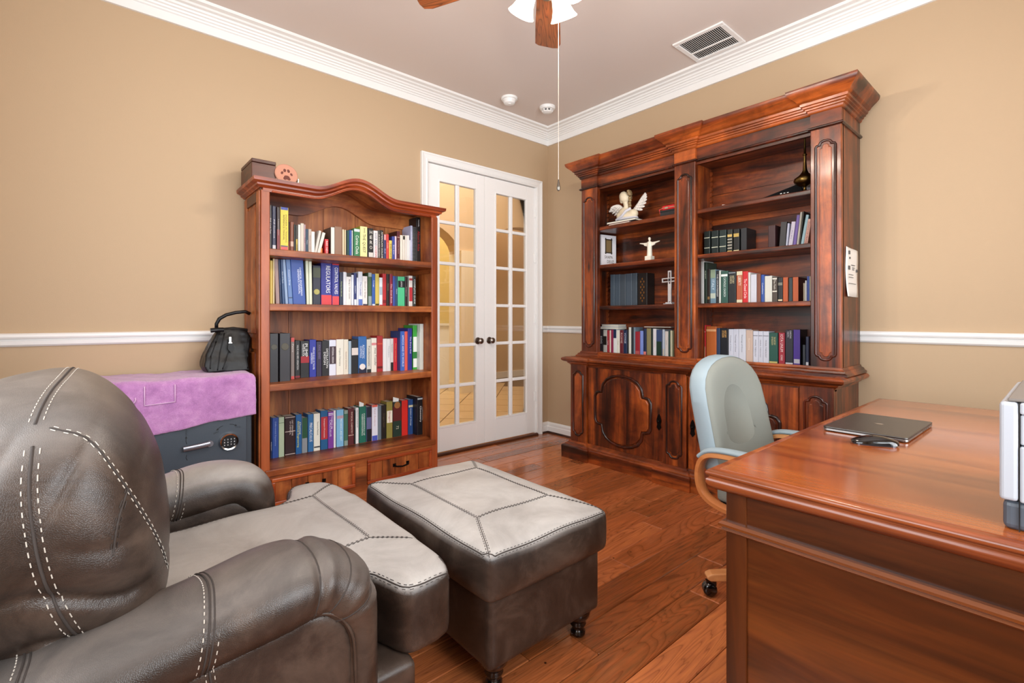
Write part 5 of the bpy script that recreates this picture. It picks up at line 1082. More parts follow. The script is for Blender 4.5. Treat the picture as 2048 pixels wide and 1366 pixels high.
def m1(o):
    s = o.modifiers.new('s','SOLIDIFY'); s.thickness = .013; s.offset = -1
    ss = o.modifiers.new('ss','SUBSURF'); ss.levels = ss.render_levels = 1
    t = bpy.data.textures.new('plush','CLOUDS'); t.noise_scale = .03
    d = o.modifiers.new('d','DISPLACE'); d.texture = t; d.strength = .006; d.texture_coords = 'GLOBAL'
bake(o, [m1])
yf_ = yc-(R+th)-.004
LIL = flat('pale_lilac_pile', 'd8b2d6', 1); mb = MB()
def rect(x0,x1,z0,z1): mb.tube([(x0,yf_-.002,z1),(x0,yf_-.002,z0),(x1,yf_-.004,z0+.006),(x1,yf_-.004,z1)], .0028, 5)
rect(-3.545,-3.40,.735,.81); rect(-3.30,-3.175,.72,.815)
mb.tube([(-3.365+.03*cos(a), yf_-.004, .755+.026*sin(a)) for a in [pi*.9+i*pi*1.2/10 for i in range(11)]], .0026, 5)
obj('embossing', mb, LIL, tw, smooth=True, angle=180)
# black leather bag leaning against the bookcase
bg_ = thing('handbag', 'black leather handbag sitting on the lilac towel against the bookcase', 'bag', (-2.88, -.2, SZ+.016))
BLK = leather('black_bag_leather', '040405', '08080a', '0e0e12', .36, None, .2, .35)
zb0 = SZ+.018
sil = [(-3.005,zb0),(-3.022,zb0+.035),(-3.008,zb0+.10),(-2.975,zb0+.18),(-2.945,zb0+.235),(-2.90,zb0+.252),(-2.83,zb0+.252),(-2.785,zb0+.235),(-2.768,zb0+.20),(-2.778,zb0+.12),(-2.790,zb0+.05),(-2.785,zb0)]
mb = MB(); top_ = lambda z: max(0, (z-zb0)/.25)
lay = []
for yv in (0, 1):
    lay.append([(x, -.20+(-1 if yv else 1)*(.088-.068*top_(z)**1.2), z) for x, z in sil])
mb.loft(lay)
bb = soft('body', mb, BLK, bg_, .007, 12, .016, .09)
obj('zip_band', MB().tube([(-2.955,-.205,zb0+.236),(-2.86,-.205,zb0+.245),(-2.785,-.205,zb0+.234)], .015, 8, flat=.8), BLK, bg_, smooth=True)
obj('side_roll', MB().tube([(-2.985,-.26,zb0+.238),(-2.95,-.26,zb0+.242),(-2.92,-.255,zb0+.242)], .013, 10), BLK, bg_, smooth=True)
for yy in (-.285, -.28+.01):
    obj('handle', MB().tube([(-2.95,-.225,zb0+.24),(-2.95,-.228,zb0+.275),(-2.935,yy+.05,zb0+.305),(-2.90,yy+.05,zb0+.328),(-2.85,yy+.05,zb0+.342),(-2.80,yy+.05,zb0+.348),(-2.775,yy+.055,zb0+.335)], .0065, 8, flat=1.5), BLK, bg_, smooth=True, angle=180)
tr_ = BVHTree.FromPolygons([v.co.copy() for v in bb.data.vertices], [tuple(q.vertices) for q in bb.data.polygons]); pk = MB()
for line in (((-2.99,.02),(-2.985,.09),(-2.955,.17),(-2.93,.235)),((-2.955,.01),(-2.94,.10),(-2.91,.22)),((-2.80,.01),(-2.805,.10),(-2.785,.21)),((-2.93,.015),(-2.895,.11),(-2.875,.165))):
    hs = []
    for (x0, z0), (x1, z1) in zip(line, line[1:]):
        for k in range(9):
            h = tr_.ray_cast(Vector((x0+(x1-x0)*k/8, -.6, zb0+z0+(z1-z0)*k/8)), Vector((0,1,0)))
            if h[0] is not None: hs.append(h[0])
    if len(hs) > 3: pk.tube(hs, .0032, 6)
obj('piping', pk, BLK, bg_, smooth=True, angle=180)
obj('buckle', MB().box(-2.893,-.0-2.880,-.268,-.262,zb0+.165,zb0+.2).box(-2.897,-2.876,-.272,-.268,zb0+.16,zb0+.168), M_CHROME, bg_, bevel=.002)
obj('buckle_strap', MB().prism([(-2.90,zb0+.16),(-2.874,zb0+.16),(-2.868,zb0+.13),(-2.885,zb0+.105),(-2.902,zb0+.13)], 'y', -.284, -.276), BLK, bg_)
# ================================================================== LEATHER ARMCHAIR AND OTTOMAN
def bvh(o):
    me = o.data; return BVHTree.FromPolygons([v.co.copy() for v in me.vertices], [tuple(p.vertices) for p in me.polygons])
def resample(pts, step):
    pts = [Vector(p) for p in pts]; out = [pts[0]]
    for a, b in zip(pts, pts[1:]):
        n = max(1, int((b-a).length/step))
        for i in range(1, n+1): out.append(a+(b-a)*i/n)
    return out
def smooth_line(pts, n=3):
    pts = [Vector(p) for p in pts]
    for _ in range(n):
        q = [pts[0]]
        for a, b in zip(pts, pts[1:]): q += [a*.75+b*.25, a*.25+b*.75]
        q.append(pts[-1]); pts = q
    return pts
def seam(par, o, lines, d, tree=None, offs=.008, r=.0021, stitch=True, thread=None, name='seam'):
    # thread lines laid on the leather: a dark groove line and a row of pale stitches on either side
    tree = tree or bvh(o); d = Vector(d).normalized(); g = MB(); s = MB()
    for pts in lines:
        hits = []
        for p in resample(pts, .007):
            h = tree.ray_cast(p-d*.5, d)
            if h[0] is not None: hits.append((h[0], h[1]))
        if len(hits) < 4: continue
        g.tube([h+n*.0003 for h, n in hits], r, 5)
        if stitch:
            for sd in (-1, 1):
                for i in range(1, len(hits)-2, 2):
                    (h, n), (h2, n2) = hits[i], hits[i+1]
                    t = (h2-h)
                    if t.length < 1e-5: continue
                    q = n.cross(t.normalized())*offs*sd
                    ends = []
                    for a, nn in ((h+q, n), (h+q+t*.95, n)):
                        k = tree.find_nearest(a); ends.append(k[0]+k[1]*.0008 if k[0] is not None else a)
                    s.tube(ends, .0009, 4)
    if g.f: obj(name, g, M_SEAM, par, smooth=True, angle=180)
    if s.f: obj('stitching', s, thread or M_STITCH, par)['kind'] = 'stuff'
def resample2(pts):
    q = smooth_line([(a, b, 0) for a, b in pts], 4); q = resample(q, .012); return [(v.x, v.y) for v in q]
arm_ = thing('armchair', 'wide taupe leather armchair with rolled arms in the left foreground', 'armchair', (-3.3, -1.9, 0))
SXC = -1.9
# base and front rail
soft('base', MB().box(-3.95, -2.875, -2.40, -1.40, .07, .30), M_LEA, arm_, .016, 6)
for x, y in ((-3.88,-2.34),(-3.88,-1.46),(-2.95,-2.33),(-2.95,-1.47)):
    obj('foot', MB().lathe([(0,0),(.022,0),(.026,.01),(.024,.03),(.034,.05),(.038,.07),(0,.075)], (x,y,0), 16), M_BLACKW, arm_, smooth=True)
# seat cushion: T shape
half = [(-3.55,.30),(-3.05,.30),(-2.99,.315),(-2.945,.36),(-2.925,.42),(-2.91,.47),(-2.885,.492),(-2.80,.490),(-2.757,.475),(-2.735,.40),(-2.722,.2)]
poly = [(x, SXC-h) for x, h in half]+[(-2.718, SXC)]+[(x, SXC+h) for x, h in half[::-1]]
sc_ = soft('seat_cushion', MB().prism(poly, 'z', .292, .474), M_LEA, arm_, .0125, 20)
for v in sc_.data.vertices:      # crown the cushion a little and let it sag in the middle of the front
    x, y, z = v.co
    if z > .40:
        b = max(0, 1-((y-SXC)/.5)**2)*max(0, 1-((x+3.15)/.5)**4)
        v.co.z += .016*b+.004*sin(x*17+y*9)*(1 if z > .44 else 0)
ssd = M_LEA
up_tone(sc_, 1.0, .45, .9)
L1 = [(-3.35,-1.63,.5),(-2.865,-1.60,.5)]; L2 = [(-2.90,-1.585,.5),(-2.895,-2.085,.5)]; L3 = [(-2.862,-2.09,.5),(-3.35,-2.12,.5)]
tr = bvh(sc_)
seam(sc_, sc_, [[(-2.865,-1.60,.5),(-2.862,-2.09,.5)],L1,L3,[(-2.862,-2.09,.5),(-2.755,-2.16,.5)],[(-2.865,-1.60,.5),(-2.75,-1.50,.5)]], (0,0,-1), tr, .005, .0012, True, M_SEAM)
edge = smooth_line([(x+.012, SXC-h*.975, .5) for x, h in half[1:9]]+[(-2.75,SXC-.40,.5)], 2)
seam(sc_, sc_, [edge], (0,0,-1), tr, .006, .002, True, M_SEAM, 'piping')
edge2 = [(p[0], 2*SXC-p[1], p[2]) for p in edge]
seam(sc_, sc_, [edge2], (0,0,-1), tr, .006, .002, True, M_SEAM, 'piping')
# rolled arms: padded roll along the top that turns down at the front; flat outer panel below
def make_arm(s):
    yc = SXC+s*.425
    a = thing_part = None
    path = resample2([(-3.98,.44),(-3.75,.475),(-3.5,.512),(-3.3,.545),(-3.16,.567),(-3.075,.55),(-3.035,.49),(-3.03,.38),(-3.035,.20),(-3.035,.075)])
    rings = []; n = 28
    for i, p in enumerate(path):
        q0 = path[max(0,i-1)]; q1 = path[min(len(path)-1,i+1)]; t = Vector((q1[0]-q0[0], q1[1]-q0[1])).normalized(); nn = Vector((-t.y, t.x))
        f = i/(len(path)-1); puff = 1+.03*sin(f*34)
        down = max(0, min(1, (f-.55)/.2))
        hw = .128-.012*down; ht = .074-.018*down
        g = []
        for k in range(n):
            an = 2*pi*k/n; e = 2/2.35
            u = math.copysign(abs(cos(an))**e, cos(an))*hw*puff; w = math.copysign(abs(sin(an))**e, sin(an))*ht*puff
            g.append((p[0]+nn.x*w, yc+u, p[1]+nn.y*w))
        rings.append(g)
    pc_ = Vector((-3.155, yc, .47)); new_ = []
    for g in rings:
        q = []
        for v in g:
            r_ = Vector(v)-pc_; aa = math.degrees(math.atan2(r_.x, r_.z)); s_ = 0
            if -10 < aa < 110: s_ = (sum(.0065*math.exp(-((aa-b)/5.0)**2) for b in (12, 40, 70))-.0022*sin(aa*.35)*(1 if 12 < aa < 80 else 0))*(1 if s < 0 else 0)
            dr_ = Vector((r_.x, r_.y*.6, r_.z)); q.append(tuple(Vector(v)-dr_.normalized()*s_) if dr_.length > 1e-6 else v)
        new_.append(q)
    rings = new_
    roll = obj('arm', MB().loft(rings), M_LEA, arm_, smooth=True, angle=180)
    pass
    pan = [(-3.98,.07),(-3.05,.07),(-3.05,.42),(-3.065,.475),(-3.10,.515),(-3.15,.532),(-3.3,.515),(-3.5,.485),(-3.98,.415)]
    yo = yc+s*.108
    body = soft('arm_panel', MB().prism(pan, 'y', min(yc-.1*s, yo), max(yc-.1*s, yo)), M_LEA, roll, .012, 3)
    if s < 0:
        crv = smooth_line([(-3.98,yo,.417),(-3.5,yo,.487),(-3.3,yo,.517),(-3.16,yo,.534),(-3.10,yo,.517),(-3.067,yo,.475),(-3.052,yo,.42),(-3.052,yo,.08)], 2)
        obj('piping', MB().tube([(p[0], yo-.0035, p[2]) for p in crv], .0038, 6), M_LEA, roll, smooth=True, angle=180)
        seam(roll, body, [[(-3.335,-2.5,.52),(-3.32,-2.5,.40),(-3.32,-2.5,.1)]], (0,1,0), None, .007)
    up_tone(roll, .18 if s < 0 else .75, .3, .95)
    tr = bvh(roll)
    c = (SXC+s*.425)
    for xx, tl in ((-3.335 if s < 0 else -3.285,.02),(-3.60,.02)):
        pts = [(xx+tl*k/12-(.01), c+.14*cos(pi*k/12+.0), .56+.14*sin(pi*k/12)) for k in range(-2, 15)]
        g = []
        # ring around the roll, cast towards its axis
        seam_ring(roll, tr, Vector((xx, c, .54 if xx > -3.5 else .50)), tl)
    # pleats where the roll turns down
    for ang in ((12, 40, 70) if s < 0 else ()):
        seam_pleat(roll, tr, Vector((-3.155, c, .47)), ang, 1)
    return roll
def seam_ring(par, tr, cen, tl):
    g = MB(); st = MB(); hits = []
    for k in range(-8, 60):
        a = k*pi/52; d = Vector((0, cos(a), sin(a)))
        o = cen+d*.4+Vector((tl*sin(a), 0, 0)); h = tr.ray_cast(o, -d)
        if h[0] is not None: hits.append((h[0], h[1]))
    if len(hits) < 5: return
    for off in (-.004, .004): g.tube([h+Vector((off,0,0))+n*.0004 for h, n in hits], .0017, 5)
    for off in (-.013, .013):
        for i in range(0, len(hits)-1, 2):
            (h, n), (h2, n2) = hits[i], hits[i+1]; st.tube([h+Vector((off,0,0))+n*.0006, h2*.9+h*.1+Vector((off,0,0))+n2*.0006], .001, 4)
    obj('seam', g, M_SEAM, par, smooth=True, angle=180); obj('stitching', st, M_STITCH, par)['kind'] = 'stuff'
def seam_pleat(par, tr, cen, ang, full):
    # gathered seam lines that cross the roll where it turns down
    g = MB(); a = radians(90-ang); d = Vector((cos(a), 0, sin(a))); c = cen+d*.085; hits = []
    for k in range(-20, 21):
        f = radians(k*6.0); v = d*cos(f)+Vector((0, sin(f), 0)); h = tr.ray_cast(c+v*.4, -v)
        if h[0] is not None: hits.append(h[0]-h[1]*.0006)
    if len(hits) > 4: g.tube(hits, .0024, 5); obj('pleat', g, M_SEAM, par, smooth=True, angle=180)
make_arm(-1); make_arm(1)
# back frame and back cushion
soft('back_frame', MB().box(-3.98, -3.78, -2.36, -1.44, .2, .86), M_LEA, arm_, .02, 8)
rings = []; BC = Vector((-3.555, SXC-.005, .745)); Mb = Matrix.Rotation(radians(-11), 3, 'Y')
nb, mb_ = 150, 110
sg = lambda v, p: math.copysign(abs(v)**p, v)
for i in range(1, mb_):
    tz = sin(pi*(i/mb_-.5)); cph = sqrt(max(0, 1-abs(tz)**(2/.72))); sph = math.copysign(abs(tz)**(1/.72), tz); g = []
    for k in range(nb):
        al = 2*pi*k/nb; cth = sg(cos(al), 1/.62); sth = math.copysign(sqrt(max(0, 1-cth*cth)), sin(al))
        x = .184*cph**.72*sg(cth, .62); y = .415*cph**.55*sg(sth, .6); z = (.272 if sph > 0 else .30)*tz
        low = max(0, -z/.272)
        side = max(0, -sth)**2
        fold = (1-abs(sin(z*30+1.5*sin(x*9+y*3)+.9*sin(x*23)+.6)))**2.0
        wr = .026*fold*max(0, 1-abs(z+.14)/.16)*(.6+.4*sin(x*12+z*5+2))
        wr += .010*(1-abs(sin(x*26-z*19+1)))**3*max(0, 1-abs(z-.13)/.12)
        y += wr*side
        y -= .030*side*cph*(1-low*.4); x += .014*sin(z*13+1)*(1-side)*cph-wr*.3*(1-side)
        x += .02*low
        z += .012*sin(y*9+1)*max(0, sph)
        g.append(BC+Mb@Vector((x, y, z)))
    rings.append(g)
bc = obj('back_cushion', MB().loft(rings), M_LEA, arm_, smooth=True, angle=180)
up_tone(bc, .26, .3, .95)
pass
tr = bvh(bc)
seam(bc, bc, [smooth_line([(-3.575,-2.6,.93),(-3.578,-2.6,.86),(-3.565,-2.6,.74),(-3.545,-2.6,.66),(-3.505,-2.6,.55),(-3.49,-2.6,.51)], 2)], (0,1,0), tr, .010, .0024)
seam(bc, bc, [smooth_line([(-3.555,-2.6,.955),(-3.50,-2.6,.935),(-3.46,-2.6,.86),(-3.42,-2.6,.77),(-3.39,-2.6,.69),(-3.372,-2.6,.61)], 2)], (0,1,0), tr, .004, .0016)
seam(bc, bc, [smooth_line([(-3.575,-2.25,1.2),(-3.56,-2.1,1.2),(-3.54,-1.95,1.2),(-3.53,-1.7,1.2)], 2)], (0,0,-1), tr, .010, .0024)
seam(bc, bc, [smooth_line([(-3.445,-2.6,.83),(-3.462,-2.6,.78),(-3.468,-2.6,.72)], 2)], (0,1,0), tr, .005, .002, True, M_SEAM)
# ottoman
ot = thing('ottoman', 'square taupe leather ottoman on dark turned feet in front of the armchair', 'ottoman', (-2.36, -1.97, 0))
OX0, OX1, OY0, OY1 = -2.625, -2.095, -2.375, -1.565
soft('body', MB().box(OX0+.012, OX1-.012, OY0+.012, OY1-.012, .105, .33), M_LEA, ot, .012, 4)
for x, y in ((OX0+.085,OY0+.085),(OX1-.06,OY0+.075),(OX0+.085,OY1-.085),(OX1-.06,OY1-.085)):
    obj('foot', MB().lathe([(0,0),(.022,0),(.027,.008),(.027,.018),(.022,.024),(.020,.03),(.026,.036),(.030,.044),(.024,.05),(.030,.058),(.043,.075),(.046,.09),(.040,.11),(0,.112)], (x,y,0), 22), M_BLACKW, ot, smooth=True, angle=180)
ex = .018
oc = soft('cushion', MB().box(OX0-ex, OX1+ex, OY0-ex, OY1+ex, .314, .474), M_LEA, ot, .0145, 42)
pass
for v in oc.data.vertices:
    x, y, z = v.co; u = (x-(OX0+OX1)/2)/((OX1-OX0)/2); w = (y-(OY0+OY1)/2)/((OY1-OY0)/2)
    if z > .40: v.co.z += .020*max(0,1-u*u)*max(0,1-w*w)+.003*sin(x*21)*sin(y*15)
    k = max(0, 1-(abs(z-.39)/.075)**2)
    v.co.x += .012*k*math.copysign(max(0, abs(u)-.8)*4, u)*max(0,1-w*w); v.co.y += .012*k*math.copysign(max(0, abs(w)-.8)*4, w)*max(0,1-u*u)
up_tone(oc, 1.0, .4, .9)
tr = bvh(oc)
a, b, c, d = (OX0+.105, OY0+.20), (OX1-.10, OY0+.19), (OX1-.10, OY1-.17), (OX0+.105, OY1-.165)
zt = .55
P3 = lambda p: (p[0], p[1], zt)
seam(oc, oc, [[P3(a),P3(b)],[P3(b),P3(c)],[P3(c),P3(d)],[P3(d),P3(a)],[P3(a),(OX0,OY0,zt)],[P3(b),(OX1,OY0,zt)],[P3(c),(OX1,OY1,zt)],[P3(d),(OX0,OY1,zt)]], (0,0,-1), tr, .005, .0012, True, M_SEAM)
e = .006; rr = [(OX0-e,OY0-e),(OX1+e,OY0-e),(OX1+e,OY1+e),(OX0-e,OY1+e)]
ring = []
for i in range(4):
    p, q = Vector(rr[i]), Vector(rr[(i+1)%4]); ring += [tuple(p*.96+q*.04)+(zt,), tuple(p*.5+q*.5)+(zt,), tuple(p*.04+q*.96)+(zt,)]
ring.append(ring[0]); seam(oc, oc, [ring], (0,0,-1), tr, .006, .002, True, M_SEAM, 'piping')
# ================================================================== DESK
dk = thing('desk', 'large brown wooden desk with glossy top in the right foreground', 'desk', (-1.5, -3.3, 0))
TX0, TX1, TY0, TY1, TZ = -2.335, -.705, -3.78, -2.885, .78
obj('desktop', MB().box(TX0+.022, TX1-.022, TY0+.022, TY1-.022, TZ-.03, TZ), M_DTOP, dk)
EDGE = [(-.024,0),(-.024,-.001),(-.006,-.001),(.0,-.004),(.0035,-.010),(.002,-.016),(-.003,-.019),(-.003,-.022),(.002,-.026),(.003,-.034),(-.002,-.042),(-.010,-.048),(-.014,-.052),(-.03,-.052)]
rect_ = [(TX0,TY1,TZ),(TX0,TY0,TZ),(TX1,TY0,TZ),(TX1,TY1,TZ)]
obj('top_moulding', MB().sweep(rect_, EDGE, closed=True), M_DEDGE, dk, smooth=True, angle=50)
bx0, bx1, by0, by1 = TX0+.038, TX1-.038, TY0+.03, TY1-.03
for x0, x1 in ((bx0, bx0+.44), (bx1-.27, bx1)):
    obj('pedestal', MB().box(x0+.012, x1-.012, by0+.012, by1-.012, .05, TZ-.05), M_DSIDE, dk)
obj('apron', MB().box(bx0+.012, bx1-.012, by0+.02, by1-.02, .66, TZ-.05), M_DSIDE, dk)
DP = wood('desk_side_veneer', '3c1c0a', '5a2f12', '74421c', 'z', .3, gs=6, coat=.25, knots=False)
for x, y in ((bx0,by1-.05),(bx0,by0),(bx1-.05,by1-.05),(bx1-.05,by0),(bx0+.39,by1-.05),(bx1-.27,by1-.05)):
    obj('corner_stile', MB().box(x, x+.05, y, y+.05, 0, TZ-.05), DP, dk, bevel=.002)
for xx, s in ((bx0, 1), (bx1, -1)):
    obj('side_panel', MB().box(min(xx+s*.006,xx+s*.014), max(xx+s*.006,xx+s*.014), by0+.05, by1-.05, .09, .625), M_DSIDE, dk)
    obj('frieze_panel', MB().box(min(xx+s*.003,xx+s*.014), max(xx+s*.003,xx+s*.014), by0+.05, by1-.05, .648, TZ-.052), M_DSIDE, dk)
    obj('skirting', MB().box(min(xx-s*.008,xx+s*.012), max(xx-s*.008,xx+s*.012), by0-.008, by1+.008, 0, .09), M_DSIDE, dk, bevel=.006)
MOULD = [(-.01,.622),(.004,.622),(.010,.627),(.006,.632),(.013,.636),(.014,.642),(.008,.648),(-.01,.648)]
obj('waist_moulding', MB().sweep([(bx0+.45,by1,0),(bx0,by1,0),(bx0,by0,0),(bx0+.45,by0,0)], MOULD), M_DSIDE, dk)
obj('waist_moulding', MB().sweep([(bx1-.28,by1,0),(bx1,by1,0),(bx1,by0,0),(bx1-.28,by0,0)][::-1], MOULD), M_DEDGE, dk)
for x0, dw in ((bx0+.052, .336), (bx1-.218, .166)):
    for z0, z1 in ((.11,.36),(.375,.615),(.655,.725)):
        dr = obj('drawer', MB().box(x0, x0+dw, by1-.012, by1-.002, z0, z1), M_DSIDE, dk, bevel=.003)
        zc = (z0+z1)/2
        obj('drawer_pull', MB().tube([(x0+dw/2-.048,by1-.002,zc+.01),(x0+dw/2-.043,by1+.02,zc),(x0+dw/2,by1+.024,zc-.008),(x0+dw/2+.043,by1+.02,zc),(x0+dw/2+.048,by1-.002,zc+.01)], .004, 6), flat('aged_brass', '6a552e', .32, 1), dr, smooth=True)
# laptop, mouse, printer
lp = thing('laptop', 'closed space grey laptop lying on the desk', 'laptop', (-1.475, -3.055, TZ))
LM = Matrix.Translation((-1.476, -3.052, TZ)) @ Matrix.Rotation(radians(-1), 4, 'Z')
GREY = flat('space_grey_aluminium', '5a5855', .34, .85)
def rrect(w, h, r, n=5):
    o = []
    for cx, cy, a0 in ((w-r,h-r,0),(-w+r,h-r,90),(-w+r,-h+r,180),(w-r,-h+r,270)):
        o += [(cx+r*cos(radians(a0+90*k/n)), cy+r*sin(radians(a0+90*k/n))) for k in range(n+1)]
    return o
obj('base', place(MB().prism(rrect(.18,.112,.012), 'z', .0025, .0095), LM), flat('silver_aluminium', '8e8c8a', .3, .9), lp, bevel=.001)
obj('lid', place(MB().prism(rrect(.18,.112,.012), 'z', .0102, .0155), LM), GREY, lp, bevel=.0018)
mb = MB()
for x, y in ((-.16,-.095),(.16,-.095),(-.16,.095),(.16,.095)): mb.lathe([(0,0),(.006,0),(.006,.003),(0,.003)], (x,y,0), 12)
obj('rubber_foot', place(mb, LM), M_BLACK, lp)
mb = MB()
for y in (-.045,-.032,-.012): mb.box(-.1806,-.1796,y-.004,y+.004,.0045,.0075)
for x in (.03,.055,.08,.105): mb.box(x-.005,x+.005,-.1126,-.1116,.0045,.0075)
obj('port', place(mb, LM), M_BLACK, lp)
obj('lid_emblem', place(MB().ell((0,-.002,.0156), (.010,.011,.0004), 16, 6).ell((.004,.012,.0156), (.0025,.005,.0004), 8, 6), LM), flat('mirror_emblem', 'b8b6b4', .15, 1), lp, smooth=True)
ms = thing('mouse', 'low black computer mouse beside the closed laptop', 'mouse', (-1.735, -3.10, TZ))
MM = Matrix.Translation((-1.742, -3.098, TZ)) @ Matrix.Rotation(radians(24), 4, 'Z')
mb = MB(); rings = []
for i in range(13):
    t = i/12; y = -.057+.114*t; h = .004+.019*sin(pi*min(1, .08+t*.9))**.8; w = .0285*(1-abs(2*t-1)**4*.55)
    rings.append([(w*cos(a), y, .004+max(0, h*sin(a))) for a in [pi*k/10 for k in range(11)]])
mb.loft(rings)
obj('shell', place(mb, MM), flat('glossy_black', '08080a', .12, coat=.5), ms, smooth=True, angle=60)
obj('base', place(MB().prism(rrect(.024,.052,.018), 'z', 0, .006), MM), flat('grey_rim', '55555a', .3, .6), ms)
pr = thing('printer', 'white and dark grey office printer at the near right of the desk', 'printer', (-2.05, -3.6, TZ))
WHT = flat('printer_white', 'aaaeb6', .4); DGR = flat('printer_slate', '4a525c', .4)
qx0, qx1, qy0, qy1 = -2.275, -1.86, -3.76, -3.397
obj('base', MB().box(qx0+.006, qx1-.006, qy0+.006, qy1-.004, TZ, TZ+.052), DGR, pr, bevel=.010, seg=3)
obj('side_cover', MB().box(qx0, qx1, qy1-.024, qy1, TZ+.052, TZ+.226), WHT, pr, bevel=.006, seg=3)
obj('front_cover', MB().box(qx0+.0, qx1, qy0, qy1-.0255, TZ+.052, TZ+.150), WHT, pr, bevel=.003)
obj('upper_cover', MB().box(qx0+.004, qx1, qy0, qy1-.0255, TZ+.152, TZ+.205), WHT, pr, bevel=.003)
obj('upper_band', MB().box(qx0, qx1, qy0, qy1-.0255, TZ+.206, TZ+.226), WHT, pr, bevel=.003)
obj('top_lid', MB().box(qx0+.008, qx1-.02, qy0+.01, qy1-.010, TZ+.2265, TZ+.232), flat('printer_lid_grey', '6e6660', .45), pr, bevel=.002)
obj('panel_button', MB().lathe([(0,0),(.006,0),(.006,.003),(0,.004)], (qx0+.08, qy1-.06, TZ+.232), 12), M_BLACK, pr)
obj('seam_line', MB().box(qx0+.003, qx0+.005, qy1-.0256, qy1-.0240, TZ, TZ+.226), M_BLACK, pr)
# ================================================================== OFFICE CHAIR
oc_loc = (-1.325, -2.74, 0)
ch = thing('office_chair', 'grey office chair with wooden loop arms pushed under the desk', 'chair', oc_loc, rotz=radians(-5), world=False)
FAB = flat('sage_grey_fabric', '7e8078', .85, nz=.5, nscale=500); SIDE = flat('blue_grey_vinyl', '92a2aa', .5, nz=.15, nscale=400); BEECH = wood('beech', 'b87c4e', 'd29a6a', 'dca878', 'y', .35, gs=5, knots=False)
# local frame: -y faces the desk
def back_rings(w, z0, z1, th, n=36, m=16, inset=0):
    pass
def back_shape(off, yf):
    pts = []; w0, w1, z0, z1 = .24-off, .235-off, .47+off, .985-off
    n = 14
    def side(s):
        return [(s*(w0-(w0-w1)*(k/10)*.7), z0+.06+(z1-.19-z0-.06)*k/10) for k in range(11)]
    right = side(1); top = [(cos(pi*k/n)*(right[-1][0]), right[-1][1]+(z1-right[-1][1])*sin(pi*k/n)**.72) for k in range(1, n)]
    left = side(-1)[::-1]; bot = [(-cos(pi*k/8)*left[-1][0]*-1*-1, z0+.06-.06*sin(pi*k/8)**.7) for k in range(1, 8)]
    bot = [(left[-1][0]*cos(pi*k/8), z0+.06-.06*sin(pi*k/8)**.7) for k in range(1, 8)]
    return right+top+left+bot
def lean_(x, z, y): return (x, y+.17+(z-.47)*.22, z)
rings = [[lean_(x, z, y) for x, z in back_shape(o_, 0)] for o_, y in ((.03,.095),(.008,.085),(0,.07),(0,.02),(.006,.006))]
bk = obj('backrest_shell', MB().loft(rings[:1]+rings, cap=False).add(rings[0], [tuple(range(len(rings[0])))]), SIDE, ch, smooth=True, angle=180)
sb = bk.modifiers.new('b','BEVEL'); sb.width = .004; sb.segments = 2
fr = [[lean_(x, z, y) for x, z in back_shape(o_, 0)] for o_, y in [(.005,.014),(.008,.004),(.018,-.005)]+[(.03+.15*k/14, -.008+.030*(3*(k/14)**2-2*(k/14)**3)) for k in range(15)]]
obj('backrest', MB().loft(fr), FAB, ch, smooth=True, angle=180, label='sage grey fabric backrest')
soft('seat', MB().box(-.25,.25,-.28,.20,.40,.49), FAB, ch, .014, 8)
obj('seat_pan', MB().box(-.22,.22,-.24,.20,.375,.405), M_BLACK, ch, bevel=.01)
for s in (-1, 1):
    xs_ = s*.275
    ctr = smooth_line([(xs_,-.26,0.600),(xs_,-.05,0.605),(xs_,.14,0.607),(xs_,.235,0.590),(xs_,.262,0.505),(xs_,.235,0.415),(xs_,.12,0.385),(xs_*.8,-.02,.372)], 3)
    rings = []
    for i, p in enumerate(ctr):
        a = ctr[max(0,i-1)]; b = ctr[min(len(ctr)-1,i+1)]; t = Vector((0, b[1]-a[1], b[2]-a[2])).normalized(); n_ = Vector((0,-t.z,t.y))
        rings.append([Vector(p)+Vector((.024*cx_,0,0))+n_*(.0125*cz_) for cx_, cz_ in ((-1,-.6),(-.6,-1),(.6,-1),(1,-.6),(1,.6),(.6,1),(-.6,1),(-1,.6))])
    lp_ = obj('arm_loop', MB().loft(rings), BEECH, ch, smooth=True, angle=60, label='bent beech loop arm')
    pass
    pd = smooth_line([(xs_,-.25,0.617),(xs_,-.05,0.623),(xs_,.13,0.625),(xs_,.215,0.612),(xs_,.25,0.580)], 2); rings = []
    for i, p in enumerate(pd):
        a = pd[max(0,i-1)]; b = pd[min(len(pd)-1,i+1)]; t = Vector((0, b[1]-a[1], b[2]-a[2])).normalized(); n_ = Vector((0,-t.z,t.y)); sgn = -1
        rings.append([Vector(p)+Vector((.027*cos(q),0,0))+n_*(-.0+.012*(sin(q)))*1 for q in [2*pi*k/14 for k in range(14)]])
    obj('arm_pad', MB().loft(rings), SIDE, lp_, smooth=True, angle=180, label='blue grey arm pad')
obj('column', MB().lathe([(.028,.10),(.028,.26),(.018,.262),(.018,.38)], (0,0,0), 16), M_BLACK, ch, smooth=True)
obj('back_bar', MB().tube([(0,.05,.385),(0,.22,.40),(0,.285,.47),(0,.30,.62)], .02, 8, flat=.5), M_BLACK, ch, smooth=True)
a0 = math.atan2(.276+.0, -.252)+radians(5)
hubm = obj('hub', MB().lathe([(.03,.07),(.045,.08),(.045,.13),(.03,.14)], (0,0,0), 18), M_BLACK, ch, smooth=True)
